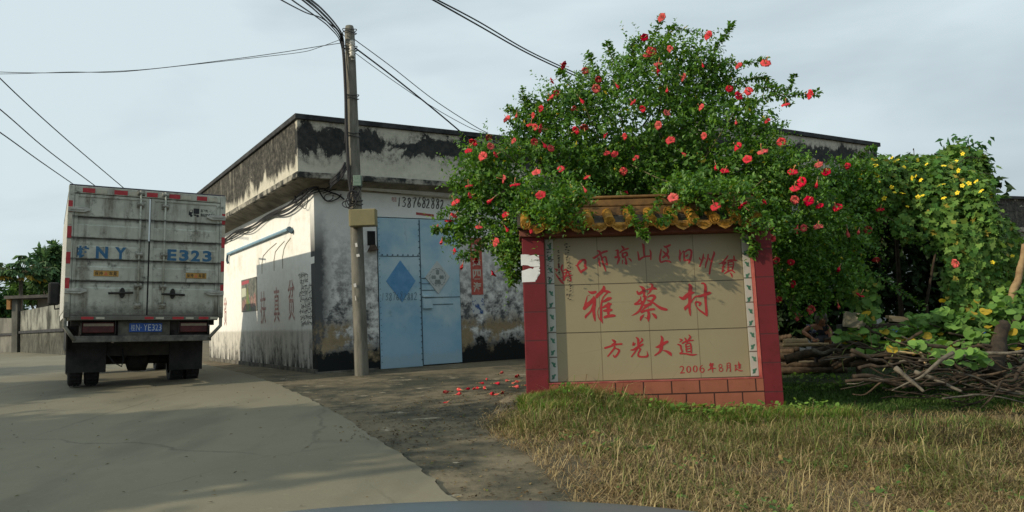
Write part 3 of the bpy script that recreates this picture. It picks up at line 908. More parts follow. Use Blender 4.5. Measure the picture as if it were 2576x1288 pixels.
# chassis
MB().box(-0.44, -0.34, 0.1, 6.2, 0.72, 0.92).box(0.34, 0.44, 0.1, 6.2, 0.72, 0.92).box(-1.05, 1.05, 0.12, 0.22, 1.0, 1.10).box(-1.05, 1.05, 2.0, 2.1, 0.95, 1.10).box(-0.34, 0.34, 0.3, 0.4, 0.74, 0.9).box(-1.0, 1.0, 0.3, 4.9, 1.02, 1.13).build('chassis', M_chassis, trk)
MB().prism([(-0.46, 0.62), (-0.40, 0.46), (-0.15, 0.40), (0.12, 0.36), (0.34, 0.42), (0.46, 0.55), (0.5, 0.9), (-0.5, 0.9)], 1.9, 2.9).build('dark_fill_block', M_chassis, trk, bevel=0.02)  # added block that fills in the dark shade under the truck
MB().box(-0.98, 0.96, 0.89, 1.0, 0.50, 1.0).build('dark_fill_panel', M_chassis, trk)  # added panel standing in for the shade between the wheels
MB().tube([(-0.9, 1.5, 0.42), (0.9, 1.5, 0.42)], 0.08, 10).tube([(-0.16, 1.5, 0.42), (-0.12, 1.5, 0.42), (0.16, 1.5, 0.42), (0.2, 1.5, 0.42)], [0.09, 0.2, 0.2, 0.09], 12).tube([(0, 1.6, 0.45), (0, 4.6, 0.7)], 0.06, 8).build('axle', M_chassis, trk, True)
MB().box(-1.02, 1.0, 0.02, 0.10, 0.74, 0.84).build('bumper_bar', var('bumper_bar_paint', (0.05, 0.05, 0.045), (0.14, 0.135, 0.115), 8, 0.7, 0.2), trk, bevel=0.008)
for pts in ([(-1.13, -0.02, 1.17), (-1.14, -0.02, 0.99), (-1.0, 0.02, 0.78)], [(1.13, -0.02, 1.2), (1.13, -0.02, 0.99), (0.96, 0.02, 0.79)]):
    MB().tube(pts, 0.028, 8).build('guard_bracket', var('guard_paint', (0.09, 0.09, 0.08), (0.26, 0.26, 0.22), 8, 0.7, 0.2), trk, True)
MB().box(-0.93, 0.92, 0.1, 0.3, 0.80, 1.06).build('rear_panel', M_chassis, trk)
MB().box(-0.40, 0.36, 0.05, 0.099, 0.84, 1.07).build('plate_panel', var('plate_panel_grime', (0.05, 0.05, 0.042), (0.12, 0.115, 0.095), 7, 0.8, 0.2), trk, bevel=0.006)
pl = MB().box(-0.24, 0.24, 0.036, 0.049, 0.895, 1.035).build('number_plate', var('plate_blue', (0.012, 0.055, 0.25), (0.025, 0.085, 0.30), 6, 0.45, 0), trk, bevel=0.003)
mb = MB()
f = lambda x, z: (x, 0.0350, z)
for ch, a, b in (('桂', -0.215, -0.155), ('N', -0.142, -0.088), ('Y', -0.03, 0.022), ('E', 0.034, 0.075), ('3', 0.088, 0.13), ('2', 0.14, 0.18), ('3', 0.19, 0.23)):
    put_text(mb, ch, a, b, 0.915, 1.015, f, 0.0)
mb.add([f(-0.068 + .008 * math.cos(k), 0.965 + .008 * math.sin(k)) for k in [q * math.pi / 4 for q in range(8)]], [tuple(range(8))])
mb.build('plate_lettering', var('plate_white', (0.36, 0.40, 0.44), (0.46, 0.50, 0.53), 9, 0.5, 0), pl)
for x0, x1 in ((-0.90, -0.45), (0.50, 0.93)):
    tlp = MB().box(x0, x1, 0.02, 0.099, 0.885, 1.05).build('tail_lamp', var('dusty_red_lens', (0.035, 0.008, 0.008), (0.085, 0.016, 0.015), 9, 0.35, 0.1), trk, bevel=0.012)
    MB().box(x0 + 0.02, x1 - 0.015, 0.014, 0.02, 0.99, 1.03).build('lens_band', var('lens_cream', (0.16, 0.13, 0.09), (0.26, 0.21, 0.15), 9, 0.4, 0), tlp)
    MB().box(x0 - 0.015, x0 - 0.005, 0.0, 0.1, 0.86, 1.12).box(x1 + 0.005, x1 + 0.015, 0.0, 0.1, 0.86, 1.12).build('lamp_guard', M_chassis, tlp)
for x0, x1 in ((-1.08, -0.50), (0.46, 1.0)):
    MB().box(x0, x1, 0.86, 0.885, 0.24, 1.0).build('mud_flap', M_black, trk, bevel=0.005)
MB().box(-1.10, -1.08, 0.5, 2.4, 0.6, 1.0).box(1.03, 1.05, 0.5, 0.9, 0.75, 1.0).build('side_guard', M_chassis, trk)
MB().tube([(-0.5, 0.7, 0.55), (-0.40, 0.7, 0.40), (-0.28, 0.7, 0.33), (-0.25, 0.75, 0.45), (-0.27, 0.8, 0.62)], 0.012, 6).build('hose', M_cable, trk, True)


def wheel(x, y, w=0.21, r=0.405):
    pr = [(-w / 2, r * 0.62), (-w / 2, r * 0.93), (-w / 2 + 0.025, r), (w / 2 - 0.025, r), (w / 2, r * 0.93), (w / 2, r * 0.62)]
    n = 28
    mb = MB()
    k = len(pr)
    mb.add([(x + a, y + b * math.cos(t), r + b * math.sin(t)) for t in [2 * math.pi * q / n for q in range(n)] for a, b in pr],
           [(q * k + i, q * k + i + 1, ((q + 1) % n) * k + i + 1, ((q + 1) % n) * k + i) for q in range(n) for i in range(k - 1)])
    for q in range(n):
        t = 2 * math.pi * (q + .5) / n
        c, s = math.cos(t), math.sin(t)
        for a in (-0.055, 0.0, 0.055):
            mb.box(x + a - 0.02, x + a + 0.02, y + (r - .004) * c - 0.012, y + (r - .004) * c + 0.012, r + (r - .004) * s - 0.012, r + (r - .004) * s + 0.012)
    wh = mb.build('wheel', M_black, trk)
    MB().tube([(x - w * .3, y, r), (x - w * .1, y, r), (x + w * .1, y, r), (x + w * .3, y, r)], [r * .60, r * .3, r * .3, r * .60], 18).build('rim', M_chassis, wh, True)


for x in (-0.93, -0.68, 0.64, 0.90):
    wheel(x, 1.5)
for x in (-0.88, 0.88):
    wheel(x, 5.75, 0.22)
cab = MB()
cab.add([(x, y, z) for x in (-0.98, 0.98) for y, z in ((5.12, 0.62), (6.72, 0.62), (6.80, 0.95), (6.74, 1.45), (6.35, 2.30), (6.1, 2.42), (5.12, 2.42))], [tuple(range(7)), tuple(range(13, 6, -1))] + [(i, i + 7, (i + 1) % 7 + 7, (i + 1) % 7) for i in range(7)])
cab.build('cab', var('cab_paint', (0.30, 0.33, 0.36), (0.40, 0.43, 0.45), 3, 0.35, 0), trk, bevel=0.04)
M_glass = var('dark_glass', (0.015, 0.018, 0.02), (0.03, 0.035, 0.04), 2, 0.08, 0, spec=0.6)
MB().add([(-0.85, 6.752, 1.5), (0.85, 6.752, 1.5), (0.82, 6.40, 2.25), (-0.82, 6.40, 2.25)], [(0, 1, 2, 3)]).build('windscreen', M_glass, trk)
for s in (-1, 1):
    MB().prism([(5.45, 1.45), (6.45, 1.45), (6.22, 2.15), (5.45, 2.15)], 0, 0.01).build('side_window', M_glass, trk).matrix_local = Matrix.Translation((s * 0.99, 0, 0)) @ Matrix.Rotation(math.pi / 2, 4, 'Z')
mp = TF.on(1, 5.9, 137, 738)
mir = MB().box(mp.x - 0.12, mp.x + 0.10, 5.86, 5.95, mp.z - 0.26, mp.z + 0.24)
mr = mir.build('wing_mirror', M_black, trk, bevel=0.05)
MB().tube([(mp.x, 5.95, mp.z + 0.2), (-1.0, 6.3, mp.z + 0.1)], 0.016, 6).tube([(mp.x, 5.95, mp.z - 0.2), (mp.x + 0.02, 6.0, mp.z - 0.34), (-1.0, 6.3, mp.z - 0.3)], 0.016, 6).build('mirror_arm', M_chassis, mr)
MB().tube([(0.62, 4.2, Z1), (0.62, 4.2, Z1 + .12), (0.62, 4.8, Z1 + .18), (0.62, 4.8, Z1)], 0.02, 6).tube([(1.02, 4.2, Z1), (1.02, 4.2, Z1 + .16), (1.02, 4.8, Z1 + .22), (1.02, 4.8, Z1)], 0.02, 6).tube([(0.62, 4.8, Z1 + .18), (1.02, 4.8, Z1 + .22)], 0.02, 6).build('roof_rail', M_steel, trk)

# ------------------------------------------------------------------ utility pole
PY = 13.75
pb, pt = W(910, 945, PY), W(879, 66, PY)
pol = tag(empty('utility_pole', None, pb), 'tapering concrete utility pole wound with cables in front of the blue door', 'pole')
d = pt - pb
L = lambda t, dx=0.0, dy=0.0, dz=0.0: Vector((d.x * t + dx, d.y * t + dy, d.z * t + dz))
MB().tube([L(-0.03), L(0.0), L(0.25), L(0.5), L(0.75), L(0.985), L(1.0)], [0.128, 0.126, 0.117, 0.108, 0.098, 0.089, 0.07], 20).build('shaft', M_concpole, pol, True)
bx0, bx1 = W(877, 527, PY - .32) - pb, W(945, 564, PY - .32) - pb
mbx = MB().box(bx0.x, bx1.x, -0.33, -0.115, bx1.z - .02, bx0.z).build('meter_box', var('ochre_box_paint', (0.20, 0.175, 0.085), (0.27, 0.235, 0.12), 4, 0.5, 0.05), pol, bevel=0.008)
MB().box(bx0.x + .03, bx1.x - .01, -0.338, -0.331, bx1.z - .01, bx0.z - .012).build('lid', var('ochre_box_lid', (0.18, 0.16, 0.08), (0.235, 0.205, 0.105), 3, 0.5, 0.05), mbx, bevel=0.004)
j0, j1 = W(889, 442, PY - .15) - pb, W(910, 468, PY - .15) - pb
MB().box(j0.x, j1.x, -0.20, -0.10, j1.z, j0.z).build('junction_box', var('green_glass_box', (0.10, 0.16, 0.12), (0.20, 0.26, 0.21), 30, 0.3, 0.1), pol, bevel=0.008)
ib = MB()
xx = (W(891, 150, PY) - pb).x
za, zb = (W(890, 112, PY) - pb).z, (W(890, 152, PY) - pb).z
ib.box(xx - 0.03, xx + 0.03, -0.15, -0.12, zb - .04, za + .04)
brk = ib.build('insulator_bracket', M_steel, pol)
ii = MB()
for k in range(3):
    z = za + (zb - za) * (k + .5) / 3
    ii.tube([(xx, -0.18, z + .05), (xx, -0.18, z + .03), (xx, -0.18, z), (xx, -0.18, z - .03), (xx, -0.18, z - .05)], [0.03, 0.055, 0.03, 0.055, 0.03], 12)
ii.build('insulator', var('porcelain', (0.45, 0.43, 0.38), (0.6, 0.58, 0.52), 5, 0.25, 0), brk, True)
bd = MB()
for px, py in ((880, 85), (882, 128), (884, 250), (890, 345), (893, 470), (900, 515)):
    c = W(px, py, PY) - pb
    t = c.z / d.z
    for q in range(2):
        a = [(d.x * t + 0.125 * math.cos(w), 0.125 * math.sin(w), c.z + q * 0.06 + 0.02 * math.sin(w * 2 + q)) for w in [2 * math.pi * k / 16 for k in range(17)]]
        bd.tube(a, 0.008, 5)
bd.build('wire_binding', M_cable, pol)
no = MB()
for (px, py, w, h) in ((897, 612, 14, 8), (900, 640, 18, 5), (893, 714, 16, 7), (900, 690, 5, 12), (897, 745, 8, 10)):
    a, b = W(px, py, PY - .135) - pb, W(px + w * .6, py + h, PY - .135) - pb
    no.add([(a.x - .03, -0.133, a.z), (b.x - .05, -0.136, a.z + .01), (b.x - .04, -0.136, b.z), (a.x - .02, -0.133, b.z - .01)], [(0, 1, 2, 3)])
no.build('torn_notice', var('torn_paper', (0.5, 0.5, 0.48), (0.62, 0.62, 0.6), 8, 0.9, 0), pol)


def curve_pts(ctrl, n=8):
    ctrl = [Vector(c) for c in ctrl]
    out = []
    for i in range(len(ctrl) - 1):
        p0, p1, p2, p3 = ctrl[max(i - 1, 0)], ctrl[i], ctrl[i + 1], ctrl[min(i + 2, len(ctrl) - 1)]
        for k in range(n):
            t = k / n
            out.append(0.5 * (2 * p1 + (p2 - p0) * t + (2 * p0 - 5 * p1 + 4 * p2 - p3) * t * t + (3 * p1 - p0 - 3 * p2 + p3) * t ** 3))
    out.append(ctrl[-1])
    return out


def cable(ctrl, r, label, group=None, name='cable', more=()):
    mb = MB().tube(curve_pts(ctrl), r, 6)
    for m_, rr in more:
        mb.tube(curve_pts(m_), rr, 6)
    return tag(mb.build(name, M_cable, None, True), label, 'cable', group)


T = lambda x, y, D=PY - .14: W(x, y, D)
# the thick bundle coming in from the upper left, and down the pole
for i, (dx, dy, r) in enumerate(((0, 0, .017), (8, -2, .014), (-6, 4, .011))):
    cable([W(772 + dx - 90, -70 + dy, 8), W(772 + dx, 0 + dy, 9.3), W(803 + dx, 26 + dy, 11), W(838 + dx * .7, 62 + dy, 12.6), T(858 + dx * .4, 92 + dy), T(864 + dx * .3, 140), T(869 + dx * .3, 240), T(872 + dx * .3, 340), T(876 + dx * .4, 430), T(882 + dx * .4, 480)], r,
          ('thickest black cable of the bundle bending from the sky down the pole', 'black cable on the right side of the bundle that bends down the pole', 'thinner black cable on the left side of the bundle that bends down the pole')[i], 'cables running down the pole')
cable([W(715, -22, 9), W(735, 0, 9.6), W(790, 38, 11.6), W(830, 70, 13), T(858, 112), T(866, 210), T(868, 330), T(866, 362)], 0.010, 'thin cable coming in from the upper left below the thick bundle', 'cables in the sky')
cable([W(690, -12, 9), W(715, 4, 9.6), W(770, 32, 11.4), W(810, 46, 12.5), T(853, 78)], 0.009, 'second thin cable left of the thick bundle, ending at the pole top', 'cables in the sky')
cable([W(-160, 170, 13.7), W(0, 181, 13.7), W(150, 183, 13.7), W(350, 176, 13.7), W(560, 152, 13.7), W(700, 133, 13.7), W(800, 117, 13.7), T(860, 108)], 0.006, 'slack twisted wire sagging across the sky from the far left to the pole', 'cables in the sky', 'cable',
      [([W(-160, 186, 13.7), W(0, 186, 13.7), W(90, 184, 13.7), W(180, 181, 13.7), W(300, 181, 13.7), W(480, 163, 13.7), W(660, 143, 13.7), W(760, 131, 13.7), W(800, 120, 13.7), T(855, 100)], 0.005)])
cable([W(-200, -10, 16), W(0, 197, 20), W(155, 340, 24), W(322, 482, 30)], 0.016, 'topmost of the three wires dropping behind the truck roof', 'wires above the truck')
cable([W(-200, 118, 16), W(0, 275, 20), W(120, 378, 24), W(252, 477, 30)], 0.016, 'middle one of the three wires dropping behind the truck roof', 'wires above the truck')
cable([W(-200, 200, 16), W(0, 333, 20), W(100, 405, 24), W(197, 472, 30)], 0.016, 'lowest of the three wires dropping behind the truck roof', 'wires above the truck')
cable([W(1040, -28, 8.5), W(1090, 0, 9), W(1200, 62, 10.5), W(1320, 130, 12), W(1420, 178, 13), W(1500, 215, 13.6)], 0.011, 'double cable crossing the sky from the top centre into the flowering bush', 'cables in the sky', 'cable',
      [([W(1040, -33, 8.5), W(1095, -3, 9), W(1205, 55, 10.5), W(1322, 124, 12), W(1424, 173, 13), W(1500, 208, 13.6)], 0.010)])
cable([T(890, 118), W(980, 186, 14.2), W(1090, 274, 14.8), W(1168, 340, 15.3), W(1215, 385, 15.6)], 0.014, 'heavier black service cable slanting from the pole insulators to the bush', 'cables in the sky')
cable([T(890, 98), W(985, 168, 14.2), W(1090, 250, 14.8), W(1190, 315, 15.4), W(1228, 335, 15.6)], 0.0075, 'thin grey wire slanting from the pole over the parapet', 'cables in the sky', 'cable', [([T(889, 130), W(985, 200, 14.2), W(1090, 270, 14.8), W(1180, 320, 15.4), W(1226, 336, 15.6)], 0.006)])
# cables from the pole to the wall and along the side wall under the overhang
bw = lambda x, y, off=0.06: BF.M @ (BF.on(0, -off, x, y))
bf = lambda x, y, off=0.06: BF.M @ (BF.on(1, -off, x, y))
fw = lambda u, v, z: BF.M @ Vector((u, v, z))
for i, (dz, r) in enumerate(((0, .022), (.05, .017), (-.06, .016), (.02, .012), (-.10, .012))):
    o1, o2, o3 = 0.05 * math.sin(i * 2.1), 0.05 * math.cos(i * 1.7), 0.04 * math.sin(i * 3.3 + 1)
    cable([T(868 + i, 408 + 4 * i), T(858, 428 + 5 * i), W(835, 452 + 4 * i, 13.7), fw(0.25, -0.10, 3.55 + dz), fw(-0.05, -0.06, 3.47 + dz), fw(-0.07, 0.6, 3.37 + dz + o1), fw(-0.07, 1.6, 3.30 + dz + o2), fw(-0.06, 3.0, 3.33 + dz * .8 + o3), fw(-0.06, 4.5, 3.28 + dz * .8 - o1), fw(-0.06, 6.0, 3.30 + dz * .6 + o2), fw(-0.06, 7.5, 3.26 + dz * .6), fw(-0.06, 9.6, 3.3 + dz * .5)], r,
          'black cable in the bundle strung along the side wall under the overhang', 'cables along the side wall')
cable([bf(800, 462), bf(822, 480), bf(850, 490), bf(866, 502)], 0.016, 'stiff black cable end poking down across the wall beside the pole', None, 'cable', [
    ([bf(795, 466), bf(815, 500), bf(832, 506), bf(850, 499), bf(858, 489)], 0.013),
    ([bf(830, 466), bf(850, 456), bf(856, 464), bf(848, 474), bf(830, 480), bf(812, 486)], 0.010),
    ([bf(833, 487), bf(820, 490), bf(816, 498), bf(824, 505), bf(836, 500), bf(838, 490)], 0.008)])
cable([bw(758, 470), bw(761, 490), bw(757, 512), bw(750, 516), bw(744, 504), bw(743, 488), bw(748, 476)], 0.016, 'loop of black cable hanging on the sunlit side wall near the corner', None, 'cable_loop', [([bw(771, 478), bw(774, 500), bw(770, 522), bw(764, 524), bw(760, 512)], 0.007)])
lp = [T(880, 505), T(868, 506), T(861, 512), T(866, 520), T(878, 521), T(888, 515), T(893, 505)]
tang = []
r3 = random.Random(11)
for k in range(6):
    cx, cy, rr = 888 + r3.uniform(-6, 10), 492 + r3.uniform(-16, 18), r3.uniform(6, 14)
    tang.append(([T(cx + rr * math.cos(a + k), cy + rr * 1.2 * math.sin(a + k), PY - .15 - .02 * k) for a in [q * 0.9 for q in range(7)]], 0.008))
tang += [([T(884, 440), T(888, 470), T(884, 500), T(878, 525)], .012), ([T(876, 430), T(880, 470), T(880, 520)], .014), ([T(895, 480), T(905, 495), T(911, 508)], .008), ([T(900, 490), T(906, 478), T(910, 470)], .007)]
cable(lp, 0.010, 'tangle of loose wire loops on the pole just above the ochre box', None, 'wire_tangle', tang)

# ------------------------------------------------------------------ the village sign
SF = Fr((1.7, 9.5, 0.1), 0, -4, 0.5)
sgn = tag(empty('village_sign', SF), 'tiled village sign with red Chinese lettering and yellow tile roof below the flowering bush', 'sign')
M_pil = mat_tile('red_pillar_tile', (0.165, 0.020, 0.024), (0.115, 0.015, 0.018), 5.0, 0.345, (0.075, 0.022, 0.022), 0.45, 0.0, 5.0, 0.1, 0.008)
M_brick = mat_tile('terracotta_plinth_tile', (0.30, 0.105, 0.062), (0.235, 0.08, 0.048), 0.335, 0.172, (0.045, 0.02, 0.015), 0.7, 0.5, 5.05, 0.09, 0.009)


def mat_panel():
    m, nt, bs = mk('beige_panel_tile')
    X, Y, Z = xyz(nt)
    v = nd(nt, 'ShaderNodeCombineXYZ', i0=mth(nt, 'ADD', X, 0.064 + 5.95), i1=mth(nt, 'ADD', Z, -0.43 + 5.9), i2=0.0).outputs[0]
    n = noise(nt, 1.5, 6, 0.6)
    n2 = noise(nt, 12, 6, 0.7)
    c = ramp(nt, n, (0.3, (0.245, 0.205, 0.118)), (0.7, (0.285, 0.24, 0.138)))
    br = nd(nt, 'ShaderNodeTexBrick', dict(offset=0.0, squash=1.0), Vector=v, Color1=c, Color2=mixc(nt, 0.2, c, (0.225, 0.19, 0.112)), Mortar=(0.15, 0.12, 0.066, 1), Scale=1.0)
    br.inputs['Mortar Size'].default_value = 0.005
    br.inputs['Brick Width'].default_value = 0.595
    br.inputs['Row Height'].default_value = 0.59
    # the three wide bed joints are darker, with hairline cracks across the glaze
    zf = mth(nt, 'ABSOLUTE', mth(nt, 'SUBTRACT', mth(nt, 'FRACT', mth(nt, 'DIVIDE', mth(nt, 'ADD', Z, mth(nt, 'MULTIPLY', n2, 0.006)), 0.59)), (0.43 + 0.003) / 0.59))
    col = mixc(nt, mapr(nt, zf, 0.012, 0.006), br.outputs[0], (0.05, 0.036, 0.018))
    cr = nd(nt, 'ShaderNodeTexVoronoi', dict(feature='DISTANCE_TO_EDGE'), Vector=nd(nt, 'ShaderNodeMapping', Vector=coord(nt), Scale=(1, 1, 1.2)).outputs[0], Scale=1.6).outputs[0]
    k = mth(nt, 'MULTIPLY', mapr(nt, cr, 0.006, 0.002), mapr(nt, n, 0.5, 0.56))
    col = mixc(nt, mth(nt, 'MULTIPLY', k, 0.4), col, (0.14, 0.105, 0.06))
    col = mixc(nt, mapr(nt, n2, 0.62, 0.75, 0, 0.25), col, (0.2, 0.16, 0.1))
    plug(nt, bs, col, mapr(nt, n, 0.3, 0.7, 0.32, 0.5), 0, 0.4)
    return m


PL0, PL1, PR0, PR1 = -1.590, -1.318, 1.240, 1.470
MB().box(PL0, PL1, -0.12, 0.22, -0.35, 2.20).build('pillar', M_pil, sgn, bevel=0.008)
MB().box(PR0, PR1, -0.118, 0.22, -0.35, 2.20).build('pillar', M_pil, sgn, bevel=0.008)
MB().box(PL1, PR0, 0.0, 0.2, 0.42, 2.20).build('panel', mat_panel(), sgn)
MB().box(PL1, PR0, -0.122, 0.2, -0.4, 0.405).build('plinth', M_brick, sgn)
M_lip = var('red_tile_lip', (0.24, 0.04, 0.035), (0.36, 0.10, 0.08), 8, 0.5, 0.2)
MB().box(PL1, PR0, -0.126, -0.002, 0.405, 0.425).box(PR0 - 0.012, PR0 - 0.002, -0.124, -0.002, 0.425, 2.19).build('tile_lip', M_lip, sgn, bevel=0.004)
M_strip = mat_tile('white_border_tile', (0.46, 0.45, 0.40), (0.36, 0.36, 0.32), 0.5, 0.30, (0.12, 0.10, 0.08), 0.3, 0.0, 5.0, 0.17, 0.008)
MB().box(-1.300, -1.205, -0.012, 0.0, 0.43, 2.18).build('border_strip', M_strip, sgn)
MB().box(1.135, 1.225, -0.012, 0.0, 0.43, 2.18).build('border_strip', M_strip, sgn)
lf = MB()


def leaf2d(cx, cz, a, l, w):
    c, s = math.cos(a), math.sin(a)
    pts = [(0, 0), (.3, .5), (.65, .42), (1, 0), (.65, -.42), (.3, -.5)]
    lf.add([(cx + c * u * l - s * t * w, -0.0135, cz + s * u * l + c * t * w) for u, t in pts], [tuple(range(6))])


for cx in (-1.252, 1.18):
    for k in range(12):
        z = 0.47 + 0.145 * k
        s = 1 if k % 2 else -1
        leaf2d(cx - 0.005 * s, z, math.pi / 2 - 0.5 * s, 0.06, 0.032)
        leaf2d(cx + 0.008 * s, z + 0.03, math.pi / 2 + 0.9 * s, 0.045, 0.026)
        leaf2d(cx, z + 0.01, -0.4 if s > 0 else math.pi + 0.4, 0.035, 0.02)
lf.build('leaf_motif', var('green_glaze_motif', (0.03, 0.12, 0.075), (0.07, 0.19, 0.12), 8, 0.35, 0), sgn)
# white paint daubed on the left pillar
pz = lambda x, y: tuple(SF.on(1, -0.1225, (2020 + x / 4.294) * .63889, (900 + y / 4.294) * .63889))
wp = MB()
fan(wp, [(130, 440), (200, 436), (270, 442), (225, 478), (300, 455), (340, 446), (438, 450), (442, 470), (400, 478), (440, 490), (444, 515), (360, 520), (280, 560), (380, 545), (452, 560), (452, 585), (380, 565), (452, 600), (455, 640), (350, 645), (290, 640), (255, 622), (180, 615), (136, 630)], pz)
fan(wp, [(146, 715), (200, 700), (262, 678), (300, 672), (335, 684), (355, 655), (452, 645), (440, 680), (458, 690), (455, 712), (420, 716), (456, 730), (456, 765), (414, 772), (412, 825), (365, 832), (408, 840), (405, 855), (370, 860), (380, 880), (376, 898), (152, 908)], pz)
wp.build('white_paint_patch', var('white_paint', (0.66, 0.67, 0.66), (0.76, 0.77, 0.76), 6, 0.6, 0.1), sgn)

